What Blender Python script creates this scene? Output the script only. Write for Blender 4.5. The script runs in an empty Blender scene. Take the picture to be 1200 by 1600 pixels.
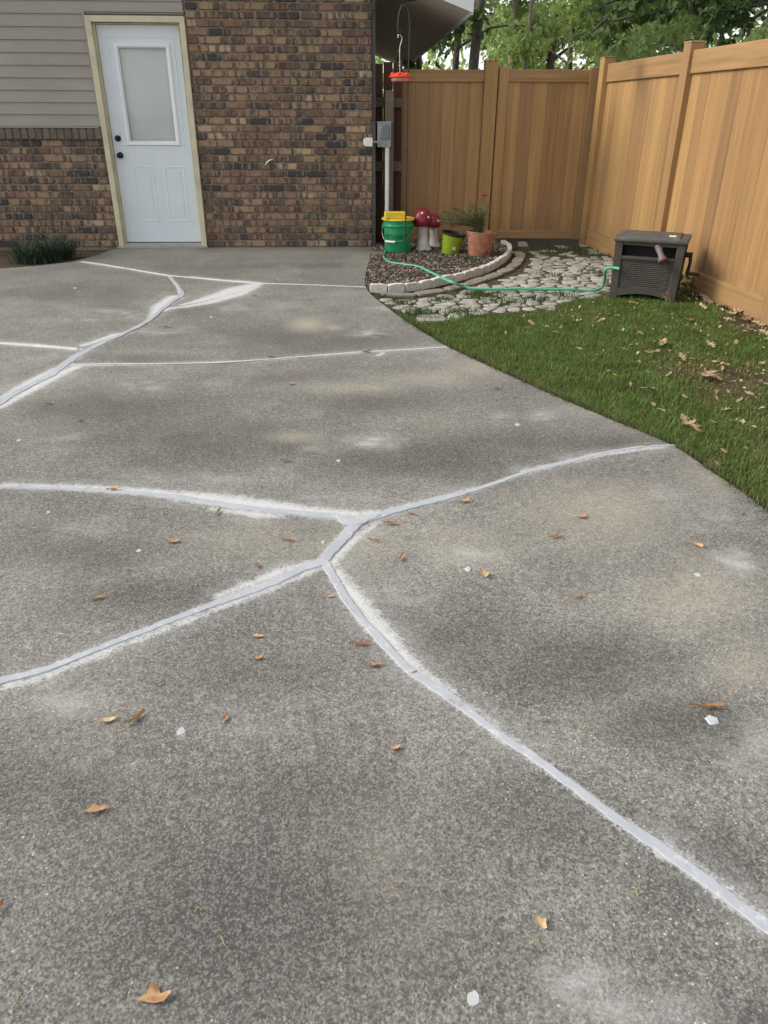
import bpy, bmesh, math, random
import numpy as np
from mathutils import Vector, Matrix, noise as mnoise

random.seed(7)
rng = np.random.default_rng(11)
SC = bpy.context.scene
COL = SC.collection
PI = math.pi

# ------------------------------------------------------------------ camera
F, PITCH, YAW, ROLL, CH = 1174.43, 0.4864, 0.0440, 0.0051, 1.2921     # focal length in photo pixels (1200x1600)
_f = np.array([math.sin(YAW)*math.cos(PITCH), math.cos(YAW)*math.cos(PITCH), -math.sin(PITCH)])
_r = np.array([math.cos(YAW), -math.sin(YAW), 0.0])
_u = np.cross(_r, _f)
CR = _r*math.cos(ROLL)+_u*math.sin(ROLL)
CU = -_r*math.sin(ROLL)+_u*math.cos(ROLL)
CF = _f
CAMP = np.array([0, 0, CH])
cam = bpy.data.cameras.new('camera')
cam.sensor_fit = 'VERTICAL'
cam.sensor_height = 24.0
cam.lens = F/1600*24.0
cam.clip_start = 0.05
cam.clip_end = 1500
camo = bpy.data.objects.new('camera', cam)
COL.objects.link(camo)
camo.matrix_world = Matrix(((CR[0], CU[0], -CF[0], 0), (CR[1], CU[1], -CF[1], 0), (CR[2], CU[2], -CF[2], CH), (0, 0, 0, 1)))
SC.camera = camo
SC.render.resolution_x, SC.render.resolution_y = 768, 1024

# ------------------------------------------------------------------ light
SUN_DIR = Vector((-0.80, 0.02, 0.62)).normalized()       # towards the sun
w = bpy.data.worlds.new('World')
SC.world = w
w.use_nodes = True
nt = w.node_tree
sky = nt.nodes.new('ShaderNodeTexSky')
sky.sky_type = 'NISHITA'
sky.sun_disc = False
sky.sun_elevation = math.asin(SUN_DIR.z)
sky.sun_rotation = math.atan2(SUN_DIR.x, SUN_DIR.y)
sky.air_density = 1.0
sky.dust_density = 1.2
sky.ozone_density = 0.6
bgn = nt.nodes['Background']
hsv = nt.nodes.new('ShaderNodeHueSaturation')      # thin overcast: the blue is washed out
hsv.inputs['Saturation'].default_value = 0.22
nt.links.new(sky.outputs[0], hsv.inputs['Color'])
nt.links.new(hsv.outputs[0], bgn.inputs[0])
bgn.inputs[1].default_value = 0.14
sl = bpy.data.lights.new('sun', 'SUN')
sl.energy = 1.5
sl.angle = math.radians(22)
sl.color = (1.0, 0.93, 0.80)
so = bpy.data.objects.new('sun', sl)
COL.objects.link(so)
so.rotation_euler = SUN_DIR.to_track_quat('Z', 'Y').to_euler()
SC.view_settings.view_transform = 'Standard'
SC.view_settings.look = 'None'
SC.view_settings.gamma = 1.0
SC.view_settings.use_curve_mapping = False
SC.view_settings.exposure = 0.80
SC.cycles.use_denoising = True
SC.cycles.max_bounces = 6
SC.cycles.transparent_max_bounces = 6


# ------------------------------------------------------------------ pixel helpers
def ray(u, v):
    return CF+CR*(u-600)/F-CU*(v-800)/F


def G(u, v, z=0.0):                      # the point of height z under a photo pixel
    d = ray(u, v)
    p = CAMP+d*(z-CH)/d[2]
    return Vector(p)


def onY(u, v, y):                        # the point at depth y
    d = ray(u, v)
    return Vector(CAMP+d*y/d[1])


# ------------------------------------------------------------------ mesh helpers
class MB:
    def __init__(s):
        s.v, s.f = [], []

    def add(s, vs, fs):
        n = len(s.v)
        s.v.extend([tuple(q) for q in vs])
        s.f.extend([tuple(i+n for i in t) for t in fs])
        return s

    def box(s, x0, x1, y0, y1, z0, z1, M=None):
        vs = [Vector(q) for q in ((x0, y0, z0), (x1, y0, z0), (x1, y1, z0), (x0, y1, z0), (x0, y0, z1), (x1, y0, z1), (x1, y1, z1), (x0, y1, z1))]
        if M is not None:
            vs = [M @ q for q in vs]
        return s.add(vs, [(0, 3, 2, 1), (4, 5, 6, 7), (0, 1, 5, 4), (1, 2, 6, 5), (2, 3, 7, 6), (3, 0, 4, 7)])

    def tube(s, pts, rad, seg=8, cap=True):
        pts = [Vector(q) for q in pts]
        n = len(pts)
        if not hasattr(rad, '__len__'):
            rad = [rad]*n
        rings = []
        up = None
        for i in range(n):
            t = (pts[min(i+1, n-1)]-pts[max(i-1, 0)]).normalized()
            if up is None:
                up = Vector((0, 0, 1)) if abs(t.z) < .9 else Vector((1, 0, 0))
            a = t.cross(up)
            if a.length < 1e-5:
                a = t.orthogonal()
            a.normalize()
            b = a.cross(t).normalized()
            up = b
            rings.append([pts[i]+(a*math.cos(2*PI*k/seg)+b*math.sin(2*PI*k/seg))*rad[i] for k in range(seg)])
        vs = [q for rg in rings for q in rg]
        fs = []
        for i in range(n-1):
            for k in range(seg):
                k2 = (k+1) % seg
                fs.append((i*seg+k, i*seg+k2, (i+1)*seg+k2, (i+1)*seg+k))
        if cap:
            fs.append(tuple(range(seg))[::-1])
            fs.append(tuple((n-1)*seg+k for k in range(seg)))
        return s.add(vs, fs)

    def lathe(s, prof, seg=32, M=None):
        vs, fs = [], []
        for (r, z) in prof:
            for k in range(seg):
                q = Vector((r*math.cos(2*PI*k/seg), r*math.sin(2*PI*k/seg), z))
                vs.append(M @ q if M is not None else q)
        for i in range(len(prof)-1):
            for k in range(seg):
                k2 = (k+1) % seg
                fs.append((i*seg+k, i*seg+k2, (i+1)*seg+k2, (i+1)*seg+k))
        if prof[0][0] > 1e-4:
            fs.append(tuple(range(seg))[::-1])
        if prof[-1][0] > 1e-4:
            fs.append(tuple((len(prof)-1)*seg+k for k in range(seg)))
        return s.add(vs, fs)

    def prism(s, poly, z0, z1):
        n = len(poly)
        vs = [(p[0], p[1], z0) for p in poly]+[(p[0], p[1], z1) for p in poly]
        fs = [tuple(range(n))[::-1], tuple(range(n, 2*n))]+[(i, (i+1) % n, (i+1) % n+n, i+n) for i in range(n)]
        return s.add(vs, fs)

    def mesh(s, name, bevel=0, smooth=None, seg=2):
        me = bpy.data.meshes.new(name)
        me.from_pydata(s.v, [], s.f)
        if bevel:
            bm = bmesh.new()
            bm.from_mesh(me)
            bmesh.ops.remove_doubles(bm, verts=bm.verts, dist=1e-5)
            ed = [e for e in bm.edges if len(e.link_faces) == 2 and e.calc_face_angle(0) > .5]
            bmesh.ops.bevel(bm, geom=ed, offset=bevel, segments=seg, profile=.5, affect='EDGES', clamp_overlap=True)
            bm.to_mesh(me)
            bm.free()
        if smooth is not None:
            me.shade_smooth()
            me.set_sharp_from_angle(angle=math.radians(smooth))
        return me


def obj(name, me, mat=None, parent=None):
    if isinstance(me, MB):
        me = me.mesh(name)
    if mat is not None and not me.materials:
        me.materials.append(mat)
    o = bpy.data.objects.new(name, me)
    COL.objects.link(o)
    if parent is not None:
        o.parent = parent
    return o


def tag(o, label=None, cat=None, group=None, kind=None):
    if label:
        o['label'] = label
    if cat:
        o['category'] = cat
    if group:
        o['group'] = group
    if kind:
        o['kind'] = kind
    return o


def thing(name, label, cat, loc=(0, 0, 0), rz=0.0, group=None):
    o = bpy.data.objects.new(name, None)
    o.empty_display_size = .1
    COL.objects.link(o)
    o.location = loc
    o.rotation_euler = (0, 0, rz)
    return tag(o, label, cat, group)


def spline(pts, step=.03, closed=False):
    P = [Vector(p) for p in pts]
    out = []
    n = len(P)
    for i in range(n-1):
        p0, p1, p2, p3 = P[max(i-1, 0)], P[i], P[i+1], P[min(i+2, n-1)]
        k = max(1, int((p2-p1).length/step))
        for j in range(k):
            t = j/k
            out.append(.5*((2*p1)+(p2-p0)*t+(2*p0-5*p1+4*p2-p3)*t*t+(3*p1-p0-3*p2+p3)*t**3))
    out.append(P[-1])
    return out


# ------------------------------------------------------------------ materials
class NT:
    def __init__(s, name):
        s.m = bpy.data.materials.new(name)
        s.m.use_nodes = True
        s.t = s.m.node_tree
        s.b = s.t.nodes['Principled BSDF']

    def n(s, typ, **kw):
        nd = s.t.nodes.new(typ)
        for k, v in kw.items():
            setattr(nd, k, v)
        return nd

    def l(s, a, b):
        s.t.links.new(a, b)

    def noise(s, vec, scale, detail=4, rough=.55):
        nd = s.n('ShaderNodeTexNoise')
        nd.inputs['Scale'].default_value = scale
        nd.inputs['Detail'].default_value = detail
        nd.inputs['Roughness'].default_value = rough
        if vec is not None:
            s.l(vec, nd.inputs['Vector'])
        return nd.outputs['Fac']

    def ramp(s, fac, stops, interp='LINEAR'):
        r = s.n('ShaderNodeValToRGB')
        r.color_ramp.interpolation = interp
        e = r.color_ramp.elements
        while len(e) < len(stops):
            e.new(.5)
        for i, (p, c) in enumerate(stops):
            e[i].position = p
            if not hasattr(c, '__len__'):
                c = (c, c, c)
            e[i].color = (c[0], c[1], c[2], 1)
        s.l(fac, r.inputs[0])
        return r.outputs[0]

    def mix(s, fac, a, b, mode='MIX'):
        m = s.n('ShaderNodeMix', data_type='RGBA', blend_type=mode)
        for sock, val in ((m.inputs[0], fac), (m.inputs[6], a), (m.inputs[7], b)):
            if hasattr(val, 'is_linked') or hasattr(val, 'links'):
                s.l(val, sock)
            elif hasattr(val, '__len__'):
                sock.default_value = (val[0], val[1], val[2], 1)
            else:
                sock.default_value = val if sock == m.inputs[0] else (val, val, val, 1)
        return m.outputs[2]

    def math(s, op, a, b=0.0, c=None, clamp=False):
        m = s.n('ShaderNodeMath', operation=op)
        m.use_clamp = clamp
        vals = (a, b) if c is None else (a, b, c)
        for i, v in enumerate(vals):
            if hasattr(v, 'links'):
                s.l(v, m.inputs[i])
            else:
                m.inputs[i].default_value = v
        return m.outputs[0]

    def mapv(s, vec, scale=(1, 1, 1), loc=None):
        m = s.n('ShaderNodeMapping')
        m.inputs['Scale'].default_value = scale
        s.l(vec, m.inputs['Vector'])
        if loc is not None:
            s.l(loc, m.inputs['Location'])
        return m.outputs[0]

    def bump(s, h, strength=.3, dist=.01, normal=None):
        b = s.n('ShaderNodeBump')
        b.inputs['Strength'].default_value = strength
        b.inputs['Distance'].default_value = dist
        s.l(h, b.inputs['Height'])
        if normal is not None:
            s.l(normal, b.inputs['Normal'])
        return b.outputs[0]

    def out(s, col=None, rough=None, normal=None, metal=None, spec=None):
        for k, v in (('Base Color', col), ('Roughness', rough), ('Normal', normal), ('Metallic', metal), ('Specular IOR Level', spec)):
            if v is None:
                continue
            if hasattr(v, 'links'):
                s.l(v, s.b.inputs[k])
            elif hasattr(v, '__len__'):
                s.b.inputs[k].default_value = (v[0], v[1], v[2], 1)
            else:
                s.b.inputs[k].default_value = v
        return s.m


def simple(name, col, rough=.6, var=.12, scale=20, bump=.0, metal=0, spec=.4, dirt=None, bscale=120):
    m = NT(name)
    pos = m.n('ShaderNodeNewGeometry').outputs['Position']
    nz = m.noise(pos, scale)
    c0 = tuple(c*(1-var) for c in col)
    c1 = tuple(min(1, c*(1+var)) for c in col)
    c = m.ramp(nz, [(.3, c0), (.7, c1)])
    if dirt:
        nd = m.noise(pos, dirt[1], 6, .65)
        c = m.mix(m.ramp(nd, [(.48, 0), (.68, dirt[2])]), c, dirt[0])
    nm = None
    if bump:
        nm = m.bump(m.noise(pos, bscale, 3), bump, .004)
    return m.out(c, rough, nm, metal, spec)


MAT = {}
MAT['door'] = simple('door_paint', (.69, .745, .775), .45, .03, 6, .04)
MAT['trim'] = simple('cream_trim', (.60, .55, .38), .6, .07, 14, .1, dirt=((.30, .27, .18), 7, .45))
MAT['lite'] = simple('lite_frame', (.80, .82, .84), .4, .02)
MAT['hardware'] = simple('black_hardware', (.012, .012, .013), .35, .1, 20, metal=.6)
MAT['sill'] = simple('aluminium_sill', (.42, .41, .38), .45, .12, 25, metal=.5)
MAT['blind'] = simple('blind', (.82, .84, .82), .55, .04, 3)
MAT['white_plastic'] = simple('white_plastic', (.80, .80, .76), .45, .05, 10)
MAT['grey_metal'] = simple('grey_box_paint', (.30, .33, .34), .45, .08, 16, metal=.2)
MAT['grey_cover'] = simple('grey_cover', (.16, .18, .19), .5, .08, 16)
MAT['black'] = simple('black_rubber', (.012, .012, .013), .5, .1)
MAT['iron'] = simple('dark_iron', (.05, .05, .052), .5, .2, 40, metal=.5)
MAT['bucket'] = simple('green_plastic', (.022, .33, .12), .35, .06, 8, dirt=((.05, .14, .07), 9, .35))
MAT['yellow'] = simple('yellow_plastic', (.80, .55, .03), .4, .05, 8)
MAT['sponge'] = simple('yellow_sponge', (.82, .60, .05), .8, .08, 60, .4)
MAT['ink'] = simple('dark_ink', (.012, .045, .025), .6, .1)
MAT['cap_red'] = simple('mushroom_red', (.24, .018, .035), .3, .12, 9, dirt=((.12, .02, .03), 8, .4))
MAT['stem_white'] = simple('mushroom_stem', (.66, .63, .56), .6, .1, 14, .15, dirt=((.22, .20, .15), 10, .5))
MAT['dot'] = simple('white_dot', (.8, .78, .74), .5, .03)
MAT['lime'] = simple('lime_plastic', (.26, .36, .018), .45, .1, 12, dirt=((.14, .18, .03), 14, .5))
MAT['paper'] = simple('paper', (.75, .73, .66), .7, .05)
MAT['hose'] = simple('green_hose', (.10, .42, .25), .4, .08, 30)
MAT['hose_end'] = simple('pale_hose', (.16, .45, .31), .4, .08, 30)
MAT['reel'] = simple('brown_grey_resin', (.056, .049, .041), .55, .10, 20, .15, dirt=((.11, .10, .085), 6, .35))
MAT['reel_lid'] = simple('weathered_resin', (.085, .080, .075), .6, .15, 12, .2, dirt=((.17, .165, .155), 9, .5))
MAT['reel_dark'] = simple('reel_inside', (.006, .006, .006), .7, .1)
MAT['nozzle_red'] = simple('nozzle_red', (.20, .075, .075), .5, .1)
MAT['nozzle_grey'] = simple('nozzle_grey', (.14, .13, .13), .5, .1)
MAT['feeder'] = simple('feeder_red', (.75, .06, .02), .3, .06)
MAT['feeder_base'] = simple('feeder_clear', (.55, .24, .20), .15, .06)
MAT['steel'] = simple('steel', (.45, .45, .44), .3, .1, metal=.9)
MAT['fascia'] = simple('white_fascia', (.70, .71, .70), .5, .04, 4)
MAT['soffit'] = simple('soffit_vinyl', (.74, .75, .73), .6, .04, 4)
MAT['roof'] = simple('roof_shingle', (.09, .085, .08), .9, .25, 60, .3)
MAT['old_post'] = simple('weathered_post', (.16, .125, .095), .85, .2, 30, .2)
MAT['flower'] = simple('red_flower', (.55, .02, .05), .6, .15, 80)
MAT['bark'] = simple('tree_bark', (.085, .072, .058), .9, .3, 18, .6, bscale=40)
MAT['pale_bark'] = simple('pale_bark', (.22, .19, .16), .9, .25, 14, .5, bscale=40)
MAT['twig'] = simple('plant_stem', (.10, .11, .05), .8, .2, 50)
MAT['sticker'] = simple('pot_sticker', (.78, .76, .70), .6, .03)


def mat_terracotta():
    m = NT('terracotta')
    pos = m.n('ShaderNodeNewGeometry').outputs['Position']
    c = m.ramp(m.noise(pos, 18, 5), [(.3, (.30, .115, .065)), (.7, (.44, .20, .125))])
    c = m.mix(m.ramp(m.noise(m.mapv(pos, (9, 9, 30)), 1.2, 5), [(.52, 0), (.72, .45)]), c, (.50, .36, .28))
    return m.out(c, .8, m.bump(m.noise(pos, 90), .15, .003))


MAT['terra'] = mat_terracotta()


def mat_concrete(name='concrete_driveway', masks=True):
    m = NT(name)
    pos = m.n('ShaderNodeNewGeometry').outputs['Position']
    big = m.noise(pos, .62, 4, .55)
    mid = m.noise(m.mapv(pos, (1, 1, 1)), 4.2, 5, .6)
    fine = m.noise(pos, 34, 5, .7)
    base = m.ramp(big, [(.34, (.165, .158, .142)), (.50, (.232, .222, .200)), (.66, (.330, .314, .278))])
    base = m.mix(m.ramp(mid, [(.34, .55), (.60, 0)]), base, (.128, .123, .114))
    vf = m.n('ShaderNodeTexVoronoi')
    vf.inputs['Scale'].default_value = 270
    m.l(pos, vf.inputs['Vector'])
    sf = m.n('ShaderNodeSeparateColor')
    m.l(vf.outputs['Color'], sf.inputs[0])
    flk = m.math('ADD', m.math('MULTIPLY', m.noise(pos, 70, 4, .7), .60), m.math('MULTIPLY', sf.outputs[1], .40))
    base = m.mix(m.ramp(flk, [(.54, 0), (.64, .38)]), base, (.42, .41, .38))
    base = m.mix(m.ramp(flk, [(.35, .55), (.46, 0)]), base, (.066, .064, .059))
    base = m.mix(m.ramp(m.noise(pos, 1.7, 3), [(.50, 0), (.75, .45)]), base, (.290, .268, .222))
    base = m.mix(.55, base, m.ramp(fine, [(.30, (.30, .30, .30)), (.5, (.5, .5, .5)), (.70, (.74, .74, .74))]), 'OVERLAY')
    # exposed aggregate
    vo = m.n('ShaderNodeTexVoronoi')
    vo.inputs['Scale'].default_value = 190
    m.l(pos, vo.inputs['Vector'])
    sep = m.n('ShaderNodeSeparateColor')
    m.l(vo.outputs['Color'], sep.inputs[0])
    grain = m.ramp(sep.outputs[0], [(0, (.26, .26, .26)), (.5, (.5, .5, .5)), (1, (.72, .715, .70))])
    base = m.mix(.55, base, grain, 'OVERLAY')
    v2 = m.n('ShaderNodeTexVoronoi')
    v2.inputs['Scale'].default_value = 140
    m.l(pos, v2.inputs['Vector'])
    sep2 = m.n('ShaderNodeSeparateColor')
    m.l(v2.outputs['Color'], sep2.inputs[0])
    pick = m.math('MULTIPLY', m.math('GREATER_THAN', sep2.outputs[0], .80), m.math('LESS_THAN', v2.outputs['Distance'], m.math('MULTIPLY', sep2.outputs[2], .34)))
    base = m.mix(m.math('MULTIPLY', pick, sep2.outputs[1]), base, (.66, .65, .62))
    pick2 = m.math('MULTIPLY', m.math('LESS_THAN', sep2.outputs[0], .12), m.math('LESS_THAN', v2.outputs['Distance'], .30))
    base = m.mix(m.math('MULTIPLY', pick2, .65), base, (.060, .058, .055))
    if masks:
        at = m.n('ShaderNodeAttribute', attribute_name='wear_sheen')
        sp = m.n('ShaderNodeSeparateColor')
        m.l(at.outputs['Color'], sp.inputs[0])
        brk = m.math('ADD', m.math('MULTIPLY', m.noise(pos, 26, 6, .75), .75), m.math('MULTIPLY', sep.outputs[0], .22))
        # dark grime, worn pale tan, ground-concrete powder with painted sky sheen, white filler residue
        dk = m.math('MULTIPLY', at.outputs['Alpha'], m.math('ADD', .5, m.math('MULTIPLY', mid, .8)))
        base = m.mix(m.math('MULTIPLY', dk, 1.0, clamp=True), base, m.mix(m.ramp(flk, [(.48, 0), (.64, .75)]), (.058, .055, .049), (.190, .184, .168)))
        base = m.mix(m.math('MULTIPLY', sp.outputs[1], m.math('ADD', .15, m.math('MULTIPLY', brk, .9)), clamp=True), base, (.47, .430, .330))
        swirl = m.ramp(m.noise(m.mapv(pos, (5, 9, 5)), 1.0, 5, .65), [(.36, 0), (.62, 1)])
        dust_sheen = m.math('MULTIPLY', m.math('MULTIPLY', sp.outputs[2], m.math('ADD', .25, m.math('MULTIPLY', swirl, .9))), m.math('MULTIPLY', m.math('ADD', brk, .10), 1.35), clamp=True)
        base = m.mix(dust_sheen, base, (.46, .455, .44))
        rs = m.math('ADD', sp.outputs[0], m.math('MULTIPLY', m.math('SUBTRACT', brk, .48), 1.35))
        base = m.mix(m.ramp(rs, [(.28, 0), (.60, .50), (1.0, .86)]), base, (.67, .675, .675))
    h = m.math('ADD', m.math('MULTIPLY', sep.outputs[0], .5), m.math('MULTIPLY', fine, 1.0))
    nrm = m.bump(h, .55, .0035)
    return m.out(base, m.ramp(fine, [(.3, .72), (.7, .95)]), nrm, 0, .35)


MAT['concrete'] = mat_concrete()
MAT['sealant'] = None


def mat_sealant(name, c0, c1, white):
    m = NT(name)
    pos = m.n('ShaderNodeNewGeometry').outputs['Position']
    c = m.ramp(m.noise(pos, 9, 4), [(.3, c0), (.7, c1)])
    c = m.mix(m.ramp(m.noise(pos, 40, 5, .7), [(.56, 0), (.66, white)]), c, (.72, .72, .72))
    c = m.mix(m.ramp(m.noise(pos, 120, 3, .6), [(.66, 0), (.74, .5)]), c, (.22, .22, .22))
    return m.out(c, .55, m.bump(m.noise(pos, 45, 3), .25, .004), 0, .35)


MAT['sealant'] = mat_sealant('grey_sealant', (.40, .420, .450), (.48, .500, .528), .45)
MAT['sealant_dab'] = mat_sealant('sealant_dab', (.42, .44, .45), (.58, .60, .60), .5)
MAT['sealant_white'] = mat_sealant('white_filler', (.58, .59, .61), (.70, .70, .71), .6)


def mat_brick():
    m = NT('brick')
    geo = m.n('ShaderNodeNewGeometry')
    pos = geo.outputs['Position']
    oi = m.n('ShaderNodeObjectInfo')
    rnd = m.math('FRACT', m.math('ADD', oi.outputs['Random'], geo.outputs['Random Per Island']))
    cmb = m.n('ShaderNodeCombineXYZ')
    for i in range(3):
        m.l(m.math('MULTIPLY', rnd, 31.7+9*i), cmb.inputs[i])
    base = m.ramp(rnd, [(0, (.215, .135, .088)), (.16, (.300, .198, .125)), (.32, (.165, .108, .078)), (.46, (.325, .225, .140)),
                        (.60, (.145, .102, .080)), (.74, (.270, .165, .112)), (.86, (.068, .060, .060)), (.94, (.430, .315, .200))], 'CONSTANT')
    v = m.mapv(pos, (21, 21, 5), cmb.outputs[0])
    band = m.noise(v, 1.0, 3, .55)
    base = m.mix(m.ramp(band, [(.47, 0), (.60, .82)]), base, (.062, .054, .052))
    v2 = m.mapv(pos, (24, 24, 4), cmb.outputs[0])
    base = m.mix(m.ramp(m.noise(v2, 1.3, 2), [(.57, 0), (.65, .65)]), base, (.32, .238, .155))
    base = m.mix(.35, base, m.ramp(m.noise(pos, 60, 5, .7), [(.3, .25), (.7, .75)]), 'OVERLAY')
    nrm = m.bump(m.noise(pos, 70, 5, .7), .45, .006)
    return m.out(base, .88, nrm, 0, .2)


MAT['brick'] = mat_brick()
MAT['mortar'] = simple('mortar', (.27, .225, .175), .95, .25, 25, .5, dirt=((.10, .085, .07), 5, .5))


def mat_fence():
    m = NT('vinyl_woodgrain')
    geo = m.n('ShaderNodeNewGeometry')
    oi = m.n('ShaderNodeObjectInfo')
    tc = m.n('ShaderNodeTexCoord').outputs['Object']
    cmb = m.n('ShaderNodeCombineXYZ')
    for i in range(3):
        m.l(m.math('MULTIPLY', oi.outputs['Random'], 17.3+7*i), cmb.inputs[i])
    g = m.noise(m.mapv(tc, (26, 26, .8), cmb.outputs[0]), 1.0, 5, .6)
    g2 = m.noise(m.mapv(tc, (120, 120, 2.2), cmb.outputs[0]), 1.0, 3, .6)
    tone = m.ramp(oi.outputs['Random'], [(0, (.385, .225, .098)), (.22, (.298, .172, .079)), (.42, (.430, .262, .108)), (.6, (.340, .196, .088)), (.78, (.250, .144, .073)), (.88, (.405, .245, .102)), (1, (.318, .186, .087))])
    c = m.mix(.42, tone, m.ramp(g, [(.28, .30), (.72, .74)]), 'OVERLAY')
    wz = m.n('ShaderNodeSeparateXYZ')
    m.l(geo.outputs['Position'], wz.inputs[0])
    splash = m.math('MULTIPLY', m.ramp(wz.outputs[2], [(.0, .75), (.30, 0)]), m.ramp(m.noise(geo.outputs['Position'], 9, 5, .65), [(.40, .1), (.65, 1)]))
    c = m.mix(splash, c, (.17, .125, .08))
    c = m.mix(.30, c, m.ramp(g2, [(.3, .25), (.7, .72)]), 'OVERLAY')
    return m.out(c, .55, m.bump(g2, .06, .002), 0, .3)


def mat_fence_h():
    m = NT('vinyl_woodgrain_rail')
    oi = m.n('ShaderNodeObjectInfo')
    tc = m.n('ShaderNodeTexCoord').outputs['Object']
    cmb = m.n('ShaderNodeCombineXYZ')
    for i in range(3):
        m.l(m.math('MULTIPLY', oi.outputs['Random'], 17.3+7*i), cmb.inputs[i])
    g = m.noise(m.mapv(tc, (1.2, 1.2, 30), cmb.outputs[0]), 1.0, 5, .6)
    c = m.mix(.55, (0.339, 0.202, 0.092), m.ramp(g, [(.28, .28), (.72, .75)]), 'OVERLAY')
    return m.out(c, .55, None, 0, .3)


MAT['fence'] = mat_fence()
MAT['fence_rail'] = mat_fence_h()


def mat_oldwood():
    m = NT('old_red_wood')
    tc = m.n('ShaderNodeTexCoord').outputs['Object']
    oi = m.n('ShaderNodeObjectInfo')
    g = m.noise(m.mapv(tc, (30, 30, 1.5)), 1.0, 5, .6)
    a = m.ramp(g, [(.3, (.040, .022, .018)), (.7, (.095, .048, .036))])
    b = m.mix(m.math('MULTIPLY', oi.outputs['Random'], .4), a, (.11, .06, .045))
    return m.out(b, .9, m.bump(g, .3, .004), 0, .2)


MAT['oldwood'] = mat_oldwood()


def mat_siding():
    m = NT('vinyl_siding')
    pos = m.n('ShaderNodeNewGeometry').outputs['Position']
    g = m.noise(m.mapv(pos, (4, 4, 120)), 1.0, 4, .6)
    c = m.ramp(m.noise(pos, 1.5, 3), [(.3, (.300, .276, .236)), (.7, (.350, .322, .278))])
    c = m.mix(.18, c, m.ramp(g, [(.3, .3), (.7, .7)]), 'OVERLAY')
    return m.out(c, .6, m.bump(g, .12, .002), 0, .3)


MAT['siding'] = mat_siding()


def mat_leafy(name, cols, trans=.35, rough=.5):
    m = NT(name)
    geo = m.n('ShaderNodeNewGeometry')
    c = m.ramp(geo.outputs['Random Per Island'], [(i/max(1, len(cols)-1), q) for i, q in enumerate(cols)])
    c = m.mix(m.ramp(m.noise(geo.outputs['Position'], 1.1, 2), [(.35, 0), (.65, .55)]), c, tuple(q*1.25 for q in cols[-1]))
    m.out(c, rough, None, 0, .3)
    tr = m.n('ShaderNodeBsdfTranslucent')
    m.l(c, tr.inputs[0])
    mx = m.n('ShaderNodeMixShader')
    mx.inputs[0].default_value = trans
    m.l(m.b.outputs[0], mx.inputs[1])
    m.l(tr.outputs[0], mx.inputs[2])
    m.l(mx.outputs[0], m.t.nodes['Material Output'].inputs['Surface'])
    return m.m


MAT['leaf_dark'] = mat_leafy('leaf_dark', [(.040, .075, .024), (.075, .130, .038), (.110, .175, .052)], .5)
MAT['leaf_mid'] = mat_leafy('leaf_mid', [(.190, .270, .095), (.260, .350, .130), (.330, .420, .180)], .6)  # greens paled to stand in for haze over the trees
MAT['leaf_light'] = mat_leafy('leaf_light', [(.230, .330, .085), (.300, .410, .120), (.370, .470, .170)], .62)  # likewise lifted, the pale haze is put into the leaf colour
MAT['strap'] = mat_leafy('strap_leaf', [(.018, .040, .026), (.032, .064, .040), (.050, .088, .054)], .2)
MAT['thin_leaf'] = mat_leafy('thin_leaf', [(.075, .110, .045), (.120, .165, .070), (.165, .205, .095)], .4)
MAT['weed'] = mat_leafy('weed_leaf', [(.045, .085, .022), (.080, .130, .035)], .3)


def mat_attr_grass():
    m = NT('lawn_grass')
    at = m.n('ShaderNodeAttribute', attribute_name='tint')
    c = at.outputs['Color']
    m.out(c, .55, None, 0, .25)
    tr = m.n('ShaderNodeBsdfTranslucent')
    m.l(c, tr.inputs[0])
    mx = m.n('ShaderNodeMixShader')
    mx.inputs[0].default_value = .3
    m.l(m.b.outputs[0], mx.inputs[1])
    m.l(tr.outputs[0], mx.inputs[2])
    m.l(mx.outputs[0], m.t.nodes['Material Output'].inputs['Surface'])
    return m.m


MAT['grass'] = mat_attr_grass()


def mat_ground():
    m = NT('soil_ground')
    pos = m.n('ShaderNodeNewGeometry').outputs['Position']
    c = m.ramp(m.noise(pos, 5, 6, .65), [(.3, (.055, .042, .028)), (.55, (.095, .072, .045)), (.75, (.060, .075, .028))])
    c = m.mix(.4, c, m.ramp(m.noise(pos, 90, 4, .7), [(.3, .25), (.7, .75)]), 'OVERLAY')
    return m.out(c, .95, m.bump(m.noise(pos, 60, 5, .7), .7, .012), 0, .2)


MAT['ground'] = mat_ground()


def mat_soil(name, a, b, c_):
    m = NT(name)
    pos = m.n('ShaderNodeNewGeometry').outputs['Position']
    c = m.ramp(m.noise(pos, 22, 6, .7), [(.3, a), (.52, b), (.75, c_)])
    c = m.mix(.4, c, m.ramp(m.noise(pos, 160, 3, .7), [(.3, .2), (.7, .8)]), 'OVERLAY')
    return m.out(c, .95, m.bump(m.noise(pos, 70, 5, .75), .8, .015), 0, .2)


MAT['mulch'] = mat_soil('mulch_bed', (.035, .027, .021), (.075, .058, .046), (.13, .105, .088))
MAT['path_soil'] = mat_soil('path_soil', (.045, .040, .024), (.085, .075, .045), (.075, .085, .030))


def mat_chip():
    m = NT('bark_chip')
    geo = m.n('ShaderNodeNewGeometry')
    c = m.ramp(geo.outputs['Random Per Island'], [(0, (.045, .035, .029)), (.4, (.110, .084, .066)), (.75, (.19, .15, .124)), (1, (.38, .33, .285))])
    return m.out(c, .9, None, 0, .2)


MAT['chip'] = mat_chip()


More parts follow.
